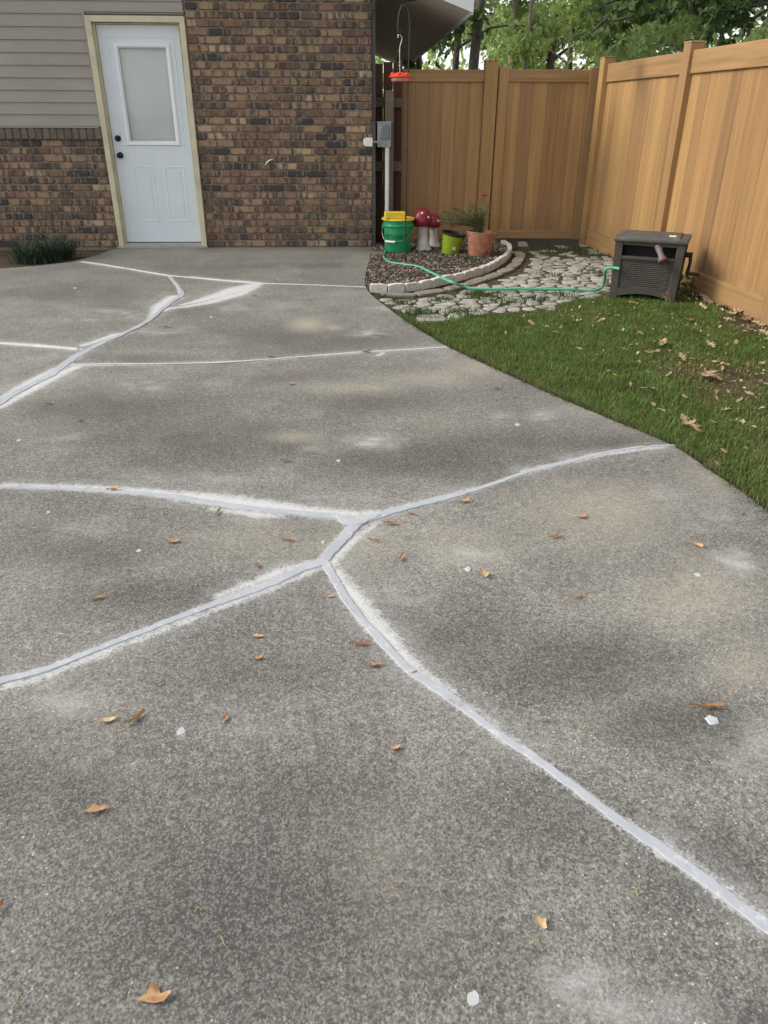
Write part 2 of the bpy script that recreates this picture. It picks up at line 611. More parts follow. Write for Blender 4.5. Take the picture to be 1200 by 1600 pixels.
def mat_stone(name, a, b, dirt):
    m = NT(name)
    pos = m.n('ShaderNodeNewGeometry').outputs['Position']
    oi = m.n('ShaderNodeObjectInfo')
    c = m.mix(oi.outputs['Random'], a, b)
    c = m.mix(.5, c, m.ramp(m.noise(pos, 30, 5, .7), [(.3, .25), (.7, .75)]), 'OVERLAY')
    c = m.mix(m.ramp(m.noise(pos, 11, 5, .65), [(.52, 0), (.70, .6)]), c, dirt)
    return m.out(c, .85, m.bump(m.noise(pos, 80, 5, .7), .5, .006), 0, .25)


MAT['cobble'] = mat_stone('cobble_stone', (.42, .405, .36), (.30, .29, .255), (.17, .16, .10))
MAT['edging'] = mat_stone('whitewashed_edging', (.70, .68, .63), (.60, .575, .52), (.36, .32, .25))
MAT['flat_edging'] = mat_stone('flat_edging', (.30, .27, .215), (.24, .21, .165), (.14, .12, .08))
MAT['paver'] = mat_stone('brick_paver', (.21, .175, .135), (.17, .145, .11), (.10, .085, .065))


def mat_dryleaf(name, cols):
    m = NT(name)
    oi = m.n('ShaderNodeObjectInfo')
    pos = m.n('ShaderNodeTexCoord').outputs['Object']
    c = m.ramp(oi.outputs['Random'], [(i/max(1, len(cols)-1), q) for i, q in enumerate(cols)])
    c = m.mix(m.ramp(m.noise(pos, 45, 3), [(.46, 0), (.62, .6)]), c, tuple(q*.5 for q in cols[0]))
    m.out(c, .65, m.bump(m.noise(pos, 150, 3), .3, .002), 0, .25)
    return m.m


MAT['dry_orange'] = mat_dryleaf('dry_leaf_orange', [(.44, .23, .11), (.58, .37, .19), (.34, .15, .07), (.62, .47, .28)])
MAT['dry_tan'] = mat_dryleaf('dry_leaf_tan', [(.42, .30, .19), (.54, .42, .28), (.30, .19, .11), (.48, .35, .22)])
MAT['straw'] = simple('dry_straw', (.42, .29, .10), .7, .2, 60)

# ================================================================== SETTING
WY = 8.70            # the brick wall's face
HX = .2445           # the house corner
DX0, DX1 = -2.511, -1.566   # door frame
GZ = -.03            # soil level

gm = MB()
n = 60
gx = np.concatenate([-np.geomspace(400, 8, 8), np.linspace(-6, 8, 30), np.geomspace(10, 400, 8)])
gy = np.concatenate([-np.geomspace(400, 8, 8), np.linspace(-4, 14, 30), np.geomspace(16, 400, 8)])
vs = [(x, y, GZ) for y in gy for x in gx]
nx = len(gx)
gm.add(vs, [(j*nx+i, j*nx+i+1, (j+1)*nx+i+1, (j+1)*nx+i) for j in range(len(gy)-1) for i in range(nx-1)])
tag(obj('ground', gm, MAT['ground']), 'bare soil and leaf litter under the lawn and trees', kind='structure')

# ------------------------------------------------------------------ driveway
R_EDGE_PX = [(585, 387), (580, 395), (574, 418), (571, 440), (577, 456), (600, 476), (645, 508), (700, 541), (770, 574), (860, 615), (950, 653), (1050, 695), (1110, 735), (1160, 768), (1203, 803)]
redge = [G(u, v) for u, v in R_EDGE_PX]+[Vector((1.52, 1.75, 0)), Vector((1.42, .9, 0)), Vector((1.25, 0, 0)), Vector((1.0, -1.0, 0))]
redge[0] = Vector((.2445, WY, 0))
redge_s = spline(redge, .03)
ry = np.array([p.y for p in redge_s])[::-1]
rx = np.array([p.x for p in redge_s])[::-1]
o_ = np.argsort(ry)
ry, rx = ry[o_], rx[o_]


def xr(y):
    return np.interp(y, ry, rx)


ledge = [(-9, 7.20), (-5.0, 7.32), (G(0, 420).x, G(0, 420).y), (G(60, 415).x, G(60, 415).y), (G(110, 409).x, G(110, 409).y), (G(150, 399).x, G(150, 399).y), (-2.56, 8.52), (-2.50, 8.62), (-2.49, WY)]
lx_, ly_ = np.array([p[0] for p in ledge]), np.array([p[1] for p in ledge])


def xl(y):
    return np.where(y <= ly_[0], -9.0, np.interp(y, ly_, lx_))


NR, NC = 640, 460
ys = np.concatenate([[-5.0, -1.0], np.linspace(.35, 8.70, NR)])
cols_t = np.linspace(0, 1, NC)
X = np.zeros((len(ys), NC+1))
for j, y in enumerate(ys):
    a = float(xl(np.array(y)))
    b = float(xr(y))
    vis = max(a, -(.42+.47*max(y, .3)))
    X[j, 0] = min(a, vis-.001)
    X[j, 1:] = vis+(b-vis)*cols_t
YY = np.repeat(ys[:, None], NC+1, 1)
P2 = np.stack([X.ravel(), YY.ravel()], 1)


def vnoise(xs_, ys_, sc, off=0):
    return np.array([mnoise.noise((float(x)*sc+off, float(y)*sc, off)) for x, y in zip(xs_, ys_)])


def seg_dist(P, a, b):
    ab = b-a
    t = np.clip(((P-a) @ ab)/max(1e-9, ab @ ab), 0, 1)
    return np.hypot(*(P-(a+t[:, None]*ab)).T), t


def line_mask(P, pts, wd, soft):
    m = np.zeros(len(P))
    for i in range(len(pts)-1):
        a, b = np.array(pts[i][:2]), np.array(pts[i+1][:2])
        bb = .35
        sel = np.where((P[:, 0] > min(a[0], b[0])-bb) & (P[:, 0] < max(a[0], b[0])+bb) & (P[:, 1] > min(a[1], b[1])-bb) & (P[:, 1] < max(a[1], b[1])+bb))[0]
        if len(sel) == 0:
            continue
        d, t = seg_dist(P[sel], a, b)
        ww = wd[i]+(wd[i+1]-wd[i])*t
        sf_ = soft+.30*ww
        val = np.clip((ww+sf_-d)/(2*sf_), 0, 1)
        m[sel] = np.maximum(m[sel], val)
    return m


def blob_mask(P, lst):
    m = np.zeros(len(P))
    for (u, v, ru, rv, s) in lst:
        c = G(u, v)
        ax = (G(u+ru, v)-c)
        ay = (G(u, v+rv)-c)
        A = np.array([[ax.x, ay.x], [ax.y, ay.y]])
        q = np.linalg.solve(A, (P-np.array([c.x, c.y])).T)
        d = np.hypot(q[0], q[1])
        m = np.maximum(m, s*np.clip(1.25-d, 0, 1)**1.4)
    return m


CRACKS = {   # photo pixels, strip half width (m)
    'A': ([(548, 818), (590, 806), (640, 792), (700, 778), (760, 760), (820, 739), (880, 724), (940, 709), (1000, 699), (1054, 696)], [.026, .025, .019, .016, .013, .012, .015, .010, .009, .007]),
    'B': ([(560, 812), (520, 807), (480, 803), (430, 799), (380, 793), (340, 787), (290, 779), (230, 772), (150, 767), (70, 763), (0, 761), (-90, 757)], [.024, .022, .017, .016, .018, .018, .017, .015, .012, .011, .010, .010]),
    'C': ([(560, 815), (545, 832), (525, 853), (505, 875), (470, 891), (430, 909), (380, 928), (320, 950), (260, 973), (180, 1004), (110, 1032), (50, 1053), (0, 1066), (-70, 1092)], [.026, .024, .023, .023, .022, .021, .018, .015, .013, .012, .013, .014, .015, .015]),
    'D': ([(504, 874), (520, 900), (540, 935), (565, 968), (592, 998), (620, 1028), (645, 1052), (672, 1070), (700, 1087), (735, 1114), (775, 1145), (835, 1185), (900, 1232), (950, 1270), (1000, 1303), (1035, 1328), (1080, 1360), (1140, 1405), (1195, 1445), (1260, 1492)], [.016, .015, .014, .014, .013, .0125, .0125, .015, .015, .012, .011, .0115, .0115, .012, .0145, .016, .0145, .0145, .0145, .015]),
    'J': ([(526, 806), (551, 816), (592, 805)], [.008, .040, .010]),
    'E': ([(-60, 668), (0, 629), (40, 606), (80, 586), (112, 562), (150, 541), (190, 523), (228, 504), (250, 486), (270, 470), (284, 461), (278, 448), (264, 431)], [.028, .028, .028, .030, .032, .028, .022, .022, .022, .026, .024, .016, .012]),
    'F': ([(128, 409), (165, 414), (205, 421), (240, 427), (265, 431), (300, 434), (345, 438), (400, 443)], [.012, .011, .010, .011, .012, .014, .018, .014]),
    'I': ([(395, 443), (440, 444), (500, 446), (572, 449)], [.016, .010, .010, .008]),
    'G': ([(-60, 533), (0, 537), (60, 541), (122, 546)], [.014, .014, .017, .018]),
    'H': ([(112, 571), (180, 569), (250, 569), (350, 567), (420, 562), (500, 556), (560, 551), (620, 548), (698, 543)], [.009, .007, .006, .007, .006, .008, .007, .006, .009]),
}
RESIDUE = [  # white filler smeared beside the strips: pixels, half widths
    ([(0, 757), (140, 762), (240, 770), (330, 780), (400, 788), (470, 796), (560, 803), (600, 800), (680, 780), (740, 763)], [.010, .016, .03, .045, .045, .03, .022, .018, .014, .006]),
    ([(330, 795), (400, 804), (440, 807)], [.012, .022, .010]),
    ([(592, 815), (562, 836), (532, 862), (518, 882)], [.004, .012, .018, .022]),
    ([(515, 880), (548, 925), (582, 968), (610, 1000), (640, 1036), (672, 1062), (705, 1086), (760, 1128), (830, 1178)], [.018, .030, .030, .025, .020, .016, .013, .008, .004]),
    ([(500, 876), (440, 892), (390, 913), (340, 932)], [.012, .018, .016, .006]),
    ([(495, 890), (420, 922), (340, 952), (240, 990), (150, 1025), (60, 1060), (0, 1074)], [.008, .010, .010, .009, .010, .010, .010]),
    ([(0, 625), (45, 598), (85, 577)], [.025, .03, .02]),
    ([(0, 637), (60, 603), (100, 582), (125, 571)], [.02, .035, .035, .03]),
    ([(130, 540), (180, 523), (200, 520)], [.02, .035, .02]),
    ([(235, 498), (250, 478), (272, 464), (284, 466)], [.02, .06, .06, .02]),
    ([(246, 489), (262, 482), (290, 479), (330, 472), (372, 460), (405, 447)], [.02, .03, .03, .05, .06, .02]),
    ([(285, 476), (312, 470), (345, 461), (372, 452), (398, 445), (412, 443)], [.02, .05, .085, .10, .06, .02]),
    ([(300, 433), (345, 438), (400, 442)], [.02, .03, .04]),
    ([(0, 536), (60, 540), (122, 546)], [.022, .028, .022]),
    ([(112, 571), (250, 569), (420, 562), (560, 551), (698, 543)], [.014, .010, .012, .012, .012]),
    ([(590, 556), (600, 551)], [.01, .01]),
    ([(128, 409), (205, 421), (265, 431)], [.02, .02, .02]),
    ([(820, 737), (930, 712), (1050, 696)], [.014, .014, .010]),
    ([(1040, 1316), (1080, 1345), (1130, 1382), (1185, 1425)], [.004, .006, .006, .004]),
]
DABS = [(740, 1561, 13), (283, 1143, 9), (731, 889, 6), (1113, 1126, 11), (1090, 898, 6), (217, 861, 5), (529, 720, 4), (808, 664, 5), (76, 801, 4), (505, 847, 4), (30, 688, 4), (117, 450, 3), (330, 495, 3)]

lm = lambda px, wd, soft: line_mask(P2, [G(*p) for p in px], wd, soft)
mR = np.zeros(len(P2))
for px, wd in RESIDUE:
    mR = np.maximum(mR, lm(px, wd, .020))
for k, (px, wd) in CRACKS.items():
    mR = np.maximum(mR, .85*lm(px, [q+.002 for q in wd], .008))
for (u, v, r) in DABS:
    mR = np.maximum(mR, blob_mask(P2, [(u, v, r*1.1, r*1.0, .6)]))
mTan = blob_mask(P2, [(480, 508, 38, 14, 1.0), (520, 512, 22, 6, .8), (560, 604, 100, 14, .55), (680, 592, 100, 16, .65), (460, 682, 60, 12, .65), (740, 575, 60, 22, .6), (1120, 740, 70, 40, .55), (1160, 1040, 90, 50, .6),
                      (560, 850, 130, 60, .45), (720, 850, 150, 55, .40), (930, 800, 170, 75, .60), (1100, 920, 120, 90, .55), (400, 850, 150, 45, .32), (460, 394, 150, 10, .6), (300, 396, 120, 8, .4), (560, 400, 30, 14, .45), (640, 650, 100, 30, .15), (900, 640, 60, 20, .3), (1000, 660, 60, 16, .4), (590, 1330, 60, 120, .18)])
mDustSheen = blob_mask(P2, [(845, 652, 36, 12, 1.0), (790, 655, 26, 14, .6), (580, 690, 55, 17, 1.0), (500, 700, 40, 14, .45), (1150, 875, 55, 30, 1.0), (1040, 775, 44, 26, .8), (690, 880, 70, 26, .75), (740, 866, 60, 14, .6), (1175, 1170, 60, 60, 1.0), (1095, 1160, 50, 22, .6),
                       (880, 1530, 130, 50, .55), (940, 1575, 150, 40, .6), (1050, 1590, 120, 50, .5), (580, 522, 44, 8, .9), (605, 480, 44, 8, .8), (230, 602, 60, 14, .7), (180, 490, 64, 12, .7), (130, 500, 60, 12, .5), (330, 590, 80, 16, .45), (320, 530, 50, 10, .6), (250, 515, 70, 12, .5), (450, 640, 100, 20, .3), (100, 690, 80, 20, .35), (140, 820, 90, 26, .35), (300, 745, 160, 20, .5),  # the blobs lowest on the slab are pale sky sheen painted in
                       (380, 480, 80, 12, .55), (100, 560, 70, 22, .5), (500, 780, 140, 18, .55), (640, 930, 90, 45, .35), (470, 940, 110, 30, .3), (90, 1100, 110, 30, .4), (540, 465, 60, 10, .3), (1120, 800, 60, 60, .4), (340, 880, 120, 20, .25), (130, 1180, 120, 60, .2), (420, 1120, 200, 60, .18)])
mDark = blob_mask(P2, [(330, 690, 250, 50, .85), (660, 715, 230, 45, .85), (150, 640, 200, 36, .6), (900, 1030, 190, 75, 1.0), (740, 990, 130, 65, .8), (1060, 1130, 130, 60, .95), (330, 1420, 480, 260, .72), (160, 870, 190, 42, .6), (240, 930, 210, 45, .6), (620, 960, 90, 40, .4), (820, 1290, 200, 110, .65),
                       (500, 530, 230, 22, .6), (110, 460, 120, 24, .7), (480, 415, 120, 7, .5), (950, 690, 130, 22, .65), (780, 690, 130, 28, .65), (1180, 1590, 60, 30, .7), (560, 630, 170, 24, .5), (60, 1250, 220, 140, .6), (1100, 1350, 130, 90, .7), (420, 1050, 200, 50, .45), (700, 1500, 200, 100, .5), (330, 480, 60, 14, .4), (240, 560, 120, 12, .35), (420, 590, 160, 12, .35), (500, 1250, 250, 100, .5)])
hit = np.where(mDustSheen > .01)[0]
warp = vnoise(P2[hit, 0], P2[hit, 1], 5.0, 31)+.7*vnoise(P2[hit, 0], P2[hit, 1], 13.0, 47)
mDustSheen[hit] *= np.clip(.60+1.4*warp, .05, 1.35)
hit = np.where(mDark > .01)[0]
warp = vnoise(P2[hit, 0], P2[hit, 1], 2.6, 71)+.6*vnoise(P2[hit, 0], P2[hit, 1], 8.0, 17)
mDark[hit] = .88*np.tanh(1.25*mDark[hit]*np.clip(.95+.8*warp, .3, 1.4)/.88)
for px, wd in RESIDUE:
    mDustSheen = np.maximum(mDustSheen, .75*lm(px, [q*1.4+.01 for q in wd], .05))
dm = bpy.data.meshes.new('driveway')
nr, nc = X.shape
V = np.zeros((nr*nc, 3), np.float32)
V[:, 0] = X.ravel()
V[:, 1] = YY.ravel()
V[:, 2] = .0015*np.sin(V[:, 0]*3.1+V[:, 1]*1.7)
jj, ii = np.meshgrid(np.arange(nr-1), np.arange(nc-1), indexing='ij')
i0 = (jj*nc+ii).ravel()
quads = np.stack([i0, i0+1, i0+nc+1, i0+nc], 1)
# skirt: the slab's own thickness along the lawn side and the bed on the left
edge = [j*nc+nc-1 for j in range(nr)]
ledg = [(nr-1)*nc+i for i in range(nc)]
base = len(V)
sk = [(V[i, 0], V[i, 1], -.12) for i in edge]
sk2 = [(V[j*nc, 0], V[j*nc, 1], -.12) for j in range(nr)]
V = np.vstack([V, np.array(sk, np.float32), np.array(sk2, np.float32)])
q2 = [[edge[j], base+j, base+j+1, edge[j+1]] for j in range(nr-1)]
q3 = [[j*nc, (j+1)*nc, base+nr+j+1, base+nr+j] for j in range(nr-1)]
FQ = np.vstack([quads, np.array(q2), np.array(q3)]).astype(np.int32)
dm.vertices.add(len(V))
dm.vertices.foreach_set('co', V.ravel())
dm.loops.add(FQ.size)
dm.loops.foreach_set('vertex_index', FQ.ravel())
dm.polygons.add(len(FQ))
dm.polygons.foreach_set('loop_start', np.arange(0, FQ.size, 4, dtype=np.int32))
dm.update(calc_edges=True)
ca = dm.color_attributes.new('wear_sheen', 'FLOAT_COLOR', 'POINT')
cd = np.zeros((len(V), 4), np.float32)
cd[:len(P2), 0], cd[:len(P2), 1], cd[:len(P2), 2], cd[:len(P2), 3] = mR, mTan, mDustSheen, mDark
ca.data.foreach_set('color', cd.ravel())
driveway = tag(obj('driveway', dm, MAT['concrete']), 'weathered grey concrete driveway slab with sealed cracks', kind='structure')


def ribbon(name, pts, wd, mat, z=.0, h=.004):
    P = []
    W = []
    for i in range(len(pts)-1):
        P.append(pts[i])
    sp = spline(pts, .012)
    # arc-length interpolation of the widths
    L = [0]
    for a, b in zip(pts, pts[1:]):
        L.append(L[-1]+(b-a).length)
    s = [0]
    for a, b in zip(sp, sp[1:]):
        s.append(s[-1]+(b-a).length)
    s = np.array(s)/s[-1]*L[-1]
    wv = np.interp(s, L, wd)*.86
    mb = MB()
    vs = []
    off = random.random()*100
    for i, p in enumerate(sp):
        t = (sp[min(i+1, len(sp)-1)]-sp[max(i-1, 0)]).normalized()
        nrm = Vector((-t.y, t.x, 0))
        jl = 1+.45*mnoise.noise((s[i]*9+off, 0, 0))+.35*mnoise.noise((s[i]*30+off, 3, 0))+.25*mnoise.noise((s[i]*80+off, 5, 0))
        jr = 1+.45*mnoise.noise((s[i]*9+off, 50, 0))+.35*mnoise.noise((s[i]*30+off, 70, 0))+.25*mnoise.noise((s[i]*80+off, 75, 0))
        wob = .18*wv[i]*mnoise.noise((s[i]*14+off, 20, 0))
        hh = h*(1+.4*mnoise.noise((s[i]*16+off, 90, 0)))
        c = p+nrm*wob
        for a_, hz in ((jl, 0), (jl*.93, .85), (0, 1.0), (-jr*.93, .85), (-jr, 0)):
            q = c+nrm*wv[i]*a_
            vs.append((q.x, q.y, z+hz*hh+(.0008 if hz else -.002)))
    n = len(sp)
    fs = [(i*5+k, i*5+k+1, (i+1)*5+k+1, (i+1)*5+k) for i in range(n-1) for k in range(4)]
    fs = [f[::-1] for f in fs]
    mb.add(vs, fs)
    o = obj(name, mb.mesh(name, smooth=60), mat, driveway)
    return o


for i, k in enumerate('ABCDEFIGHJ'):
    px, wd = CRACKS[k]
    white = k in 'FIGH'
    ribbon('crack_sealant', [G(*p) for p in px], wd, MAT['sealant_white' if white else 'sealant'], z=.0012+.0003*i, h=.0010 if white else .0014)
# the wide pool of sealant where the cracks meet
for (u, v, r) in DABS:
    c = G(u, v)
    rr = .85*r*(G(u+1, v)-c).length
    mb = MB()
    vs = [(c.x, c.y, .0026)]
    k = 16
    ring = [1+.45*mnoise.noise((math.cos(a)*1.3+u, math.sin(a)*1.3, v)) for a in np.linspace(0, 2*PI, k, endpoint=False)]
    for f_, z_ in ((.85, .0024), (1.0, -.0005)):
        for j in range(k):
            a = 2*PI*j/k
            vs.append((c.x+rr*ring[j]*f_*math.cos(a), c.y+rr*ring[j]*f_*1.15*math.sin(a), z_))
    fs = [(0, 1+j, 1+(j+1) % k) for j in range(k)]+[(1+j, 1+k+j, 1+k+(j+1) % k, 1+(j+1) % k) for j in range(k)]
    mb.add(vs, fs)
    obj('sealant_dab', mb.mesh('sealant_dab', smooth=50), MAT['sealant_dab'], driveway)

# ================================================================== HOUSE
house = thing('house', 'brick and siding house with white back door and low eave', 'house', (0, 0, 0))
ROWH, MOD, MOR = .0700, .2220, .012
# mortar backing of the two brick faces with the door opening between them
mb = MB()
mb.box(DX1+.004, HX-.012, WY+.016, WY+.20, -.1, 2.62)
mb.box(-9.0, DX0-.004, WY+.016, WY+.20, -.1, 1.05)
wall = obj('brick_wall', mb, MAT['mortar'], house)
brick_meshes = {}


def brick_mesh(L, H=ROWH-MOR, D=.09, ch=.011, mat='brick'):
    key = (round(L, 3 if mat == 'rowlock' else 2), round(H, 3))
    if key in brick_meshes:
        return brick_meshes[key]
    L, H = key
    mb = MB()

    def ring(hx, hz, c, y):
        return [(-hx+c, y, -hz), (hx-c, y, -hz), (hx, y, -hz+c), (hx, y, hz-c), (hx-c, y, hz), (-hx+c, y, hz), (-hx, y, hz-c), (-hx, y, -hz+c)]
    vs = ring(L/2, H/2, ch, D)+ring(L/2, H/2, ch, .009)+ring(L/2-.007, H/2-.006, ch*.9, 0)
    fs = [(k, (k+1) % 8, (k+1) % 8+8, k+8) for k in range(8)]+[(k+8, (k+1) % 8+8, (k+1) % 8+16, k+16) for k in range(8)]+[tuple(range(16, 24))]
    mb.add(vs, fs)
    me = mb.mesh('brick')
    me.materials.append(MAT[mat])
    brick_meshes[key] = me
    return me


bricks = []     # (x, z, length, height, proud)
for r_ in range(37):
    z = r_*ROWH+ROWH/2
    x = DX1+.004+random.uniform(-.004, .004)
    first = True
    off = (MOD/2 if r_ % 2 else 0)+random.uniform(-.012, .012)
    x0 = x
    xe = x0+(MOD-.02 if off < .02 else off)
    edges = [x0, xe]
    while edges[-1] < HX-.03:
        edges.append(edges[-1]+MOD+random.uniform(-.006, .006))
    edges[-1] = HX
    if edges[-1]-edges[-2] < .05:
        edges.pop(-2)
    for a, b in zip(edges, edges[1:]):
        bricks.append(((a+b)/2, z, b-a-MOR, ROWH-MOR, random.uniform(-.002, .003)))
nleft = []
for r_ in range(15):
    z = r_*ROWH+ROWH/2
    x = DX0-.004
    edges = [x, x-((MOD/2 if r_ % 2 else MOD-.03)+random.uniform(-.01, .01))]
    while edges[-1] > -3.9:
        edges.append(edges[-1]-MOD+random.uniform(-.006, .006))
    for a, b in zip(edges, edges[1:]):
        nleft.append(((a+b)/2, z, a-b-MOR, ROWH-MOR, random.uniform(-.002, .003)))


def in_view(x, z):
    v = np.array([x, WY, z])-CAMP
    d = v @ CF
    u, w_ = 600+F*(v @ CR)/d, 800-F*(v @ CU)/d
    return -14 < u < 1200 and w_ > -5


allb = [b for b in bricks+nleft if in_view(b[0], b[1])]
rest = [b for b in bricks+nleft if not in_view(b[0], b[1])]
allb.sort(key=lambda b: -b[0]-(.0 if b[0] > DX1 else 0))
rest += allb[300:]
for b in allb[:300]:
    o = obj('brick', brick_mesh(b[2], b[3]), None, wall)
    o.location = (b[0], WY-b[4], b[1])
    o.rotation_euler = (random.uniform(-.012, .012), random.uniform(-.006, .006), random.uniform(-.006, .006))
mb = MB()
for b in rest:
    me = brick_mesh(b[2], b[3])
    mb.add([Vector(v.co)+Vector((b[0], WY-b[4], b[1])) for v in me.vertices], [tuple(p.vertices) for p in me.polygons])
me = mb.mesh('bricks')
o = tag(obj('bricks', me, MAT['brick'], wall), kind='stuff')
MAT['rowlock'] = mat_stone('rowlock_brick', (.165, .135, .105), (.125, .100, .080), (.085, .070, .060))
# rowlock sill bricks under the siding
x = DX0-.004
while x > -3.95:
    wd = .074+random.uniform(-.003, .003)
    o = obj('rowlock_brick', brick_mesh(wd-.009, .108, mat='rowlock'), None, wall)
    o.location = (x-wd/2, WY-.026+random.uniform(-.003, .003), 1.107)
    o.rotation_euler = (random.uniform(-.06, -.02), random.uniform(-.02, .02), 0)
    x -= wd
mb = MB()
mb.box(-3.95, DX0-.005, WY-.010, WY+.012, 1.053, 1.150)
obj('rowlock_mortar', mb, MAT['mortar'], wall)
# siding
sid = MB()
sid.box(-9, DX0-.002, WY+.05, WY+.20, 1.05, 3.0)
sid.box(DX0-.002, DX1+.002, WY+.05, WY+.20, 2.125, 3.0)
siding = obj('siding', sid, MAT['siding'], house)
z = 1.172
EX = .107
while z < 2.75:
    x1 = (DX0-.018) if z+EX < 2.19 else (DX1-.012)
    mb = MB()
    prof = [(WY+.026, z+EX+.004), (WY+.014, z+.003), (WY+.014, z), (WY+.040, z), (WY+.048, z+EX+.004)]
    mb.add([(xx, a, b) for xx in (-9.0, x1) for a, b in prof], [(0, 1, 6, 5), (1, 2, 7, 6), (2, 3, 8, 7), (5, 6, 7, 8, 9), (0, 4, 3, 2, 1)])
    obj('siding_board', mb, MAT['siding'], siding)
    z += EX
mb = MB()
mb.box(DX0-.024, DX0-.003, WY-.004, WY+.05, 1.166, 2.155)
mb.box(DX0-.024, DX1-.002, WY-.004, WY+.05, 2.150, 2.168)
obj('siding_channel', mb.mesh('siding_channel', .003), MAT['siding'], siding)
mb = MB()
mb.box(-3.95, DX0-.026, WY-.030, WY+.012, 1.158, 1.169)
obj('starter_strip', mb, MAT['siding'], siding)
# door frame and door
DF = .052     # frame face width
mb = MB()
mb.box(DX0, DX0+DF, WY-.022, WY+.16, .012, 2.12-DF)
mb.box(DX1-DF, DX1, WY-.022, WY+.16, .012, 2.12-DF)
mb.box(DX0, DX1, WY-.022, WY+.16, 2.12-DF, 2.12)
for a, b in ((DX0+DF, DX0+DF+.016), (DX1-DF-.016, DX1-DF)):
    mb.box(a, b, WY+.030, WY+.16, .012, 2.12-DF)
mb.box(DX0+DF+.016, DX1-DF-.016, WY+.030, WY+.16, 2.12-DF-.014, 2.12-DF)
obj('door_frame', mb.mesh('door_frame', .004), MAT['trim'], house)
mb = MB()
mb.box(DX0-.02, DX1+.01, WY-.05, WY+.16, .001, .012)
mb.box(DX0+DF+.0, DX1-DF, WY-.01, WY+.16, .012, .040)
obj('threshold', mb.mesh('threshold', .003), MAT['sill'], house)
dx0, dx1 = DX0+DF+.019, DX1-DF-.019
DYF = WY+.062
wx0, wx1, wz0, wz1 = -2.300, -1.745, .992, 1.905     # outer moulding of the lite
door = MB()
door.box(dx0, wx0+.03, DYF, DYF+.044, .048, 2.12-DF-.017)
door.box(wx1-.03, dx1, DYF, DYF+.044, .048, 2.12-DF-.017)
door.box(wx0+.03, wx1-.03, DYF, DYF+.044, .048, wz0+.03)
door.box(wx0+.03, wx1-.03, DYF, DYF+.044, wz1-.03, 2.12-DF-.017)
door_o = obj('door', door, MAT['door'], house)


def frame_ring(x0, x1, z0, z1, wdt, ya, yb):
    mb = MB()
    outer = [(x0, z0), (x1, z0), (x1, z1), (x0, z1)]
    inner = [(x0+wdt, z0+wdt), (x1-wdt, z0+wdt), (x1-wdt, z1-wdt), (x0+wdt, z1-wdt)]
    m1 = [(x0+wdt*.25, z0+wdt*.25), (x1-wdt*.25, z0+wdt*.25), (x1-wdt*.25, z1-wdt*.25), (x0+wdt*.25, z1-wdt*.25)]
    m2 = [(x0+wdt*.7, z0+wdt*.7), (x1-wdt*.7, z0+wdt*.7), (x1-wdt*.7, z1-wdt*.7), (x0+wdt*.7, z1-wdt*.7)]
    vs = [(a, yb, b) for a, b in outer]+[(a, ya, b) for a, b in m1]+[(a, ya+.002, b) for a, b in m2]+[(a, yb+.006, b) for a, b in inner]
    fs = []
    for k in range(3):
        for i in range(4):
            fs.append((k*4+i, k*4+(i+1) % 4, (k+1)*4+(i+1) % 4, (k+1)*4+i))
    mb.add(vs, [f for f in fs])
    return mb


obj('lite_frame', frame_ring(wx0, wx1, wz0, wz1, .048, DYF-.018, DYF+.001), MAT['lite'], door_o)
obj('lite_border', frame_ring(wx0-.050, wx1+.045, wz0-.0, wz1+.050, .016, DYF-.005, DYF+.0005), MAT['door'], door_o)
g = NT('door_glass')
gtr, ggl, gfr, gmx = g.n('ShaderNodeBsdfTransparent'), g.n('ShaderNodeBsdfGlossy'), g.n('ShaderNodeLayerWeight'), g.n('ShaderNodeMixShader')
gtr.inputs[0].default_value = (.95, .96, .955, 1)
ggl.inputs['Roughness'].default_value = .04
g.l(g.math('MULTIPLY_ADD', gfr.outputs['Facing'], .15, .03), gmx.inputs[0])
g.l(gtr.outputs[0], gmx.inputs[1])
g.l(ggl.outputs[0], gmx.inputs[2])
g.l(gmx.outputs[0], g.t.nodes['Material Output'].inputs['Surface'])
mb = MB()
mb.box(wx0+.031, wx1-.031, DYF+.008, DYF+.013, wz0+.031, wz1-.031)
obj('window_pane', mb, g.m, door_o)
mb = MB()
zz = wz0+.045
while zz < wz1-.05:
    mb.add([(wx0+.05, DYF+.024, zz), (wx1-.05, DYF+.024, zz), (wx1-.05, DYF+.031, zz+.0125), (wx0+.05, DYF+.031, zz+.0125)], [(0, 1, 2, 3)])
    zz += .0135
mb.box(wx0+.03, wx1-.03, DYF+.036, DYF+.040, wz0+.03, wz1-.03)
obj('blind', mb, MAT['blind'], door_o)
for px0, px1 in ((-2.275, -2.055), (-1.955, -1.735)):
    mb = frame_ring(px0, px1, .255, .805, .030, DYF-.0035, DYF+.0005)
    mb.box(px0+.045, px1-.045, DYF-.003, DYF+.001, .30, .76)
    obj('door_panel', mb.mesh('door_panel', .0), MAT['door'], door_o)
for zz, rr in ((1.062, .030), (.905, .031)):
    M = Matrix.Translation((dx0+.060, DYF, zz)) @ Matrix.Rotation(PI/2, 4, 'X')
    prof = [(rr, 0), (rr, .006), (rr*.85, .011), (.011, .013), (.011, .030), (.022, .036), (.027, .048), (.024, .060), (.012, .066), (0, .067)] if zz < 1 else [(rr, 0), (rr, .012), (rr*.8, .022), (.012, .024), (0, .025)]
    k = MB().lathe(prof, 24, M)
    obj('door_knob' if zz < 1 else 'deadbolt', k.mesh('knob', smooth=40), MAT['hardware'], door_o)
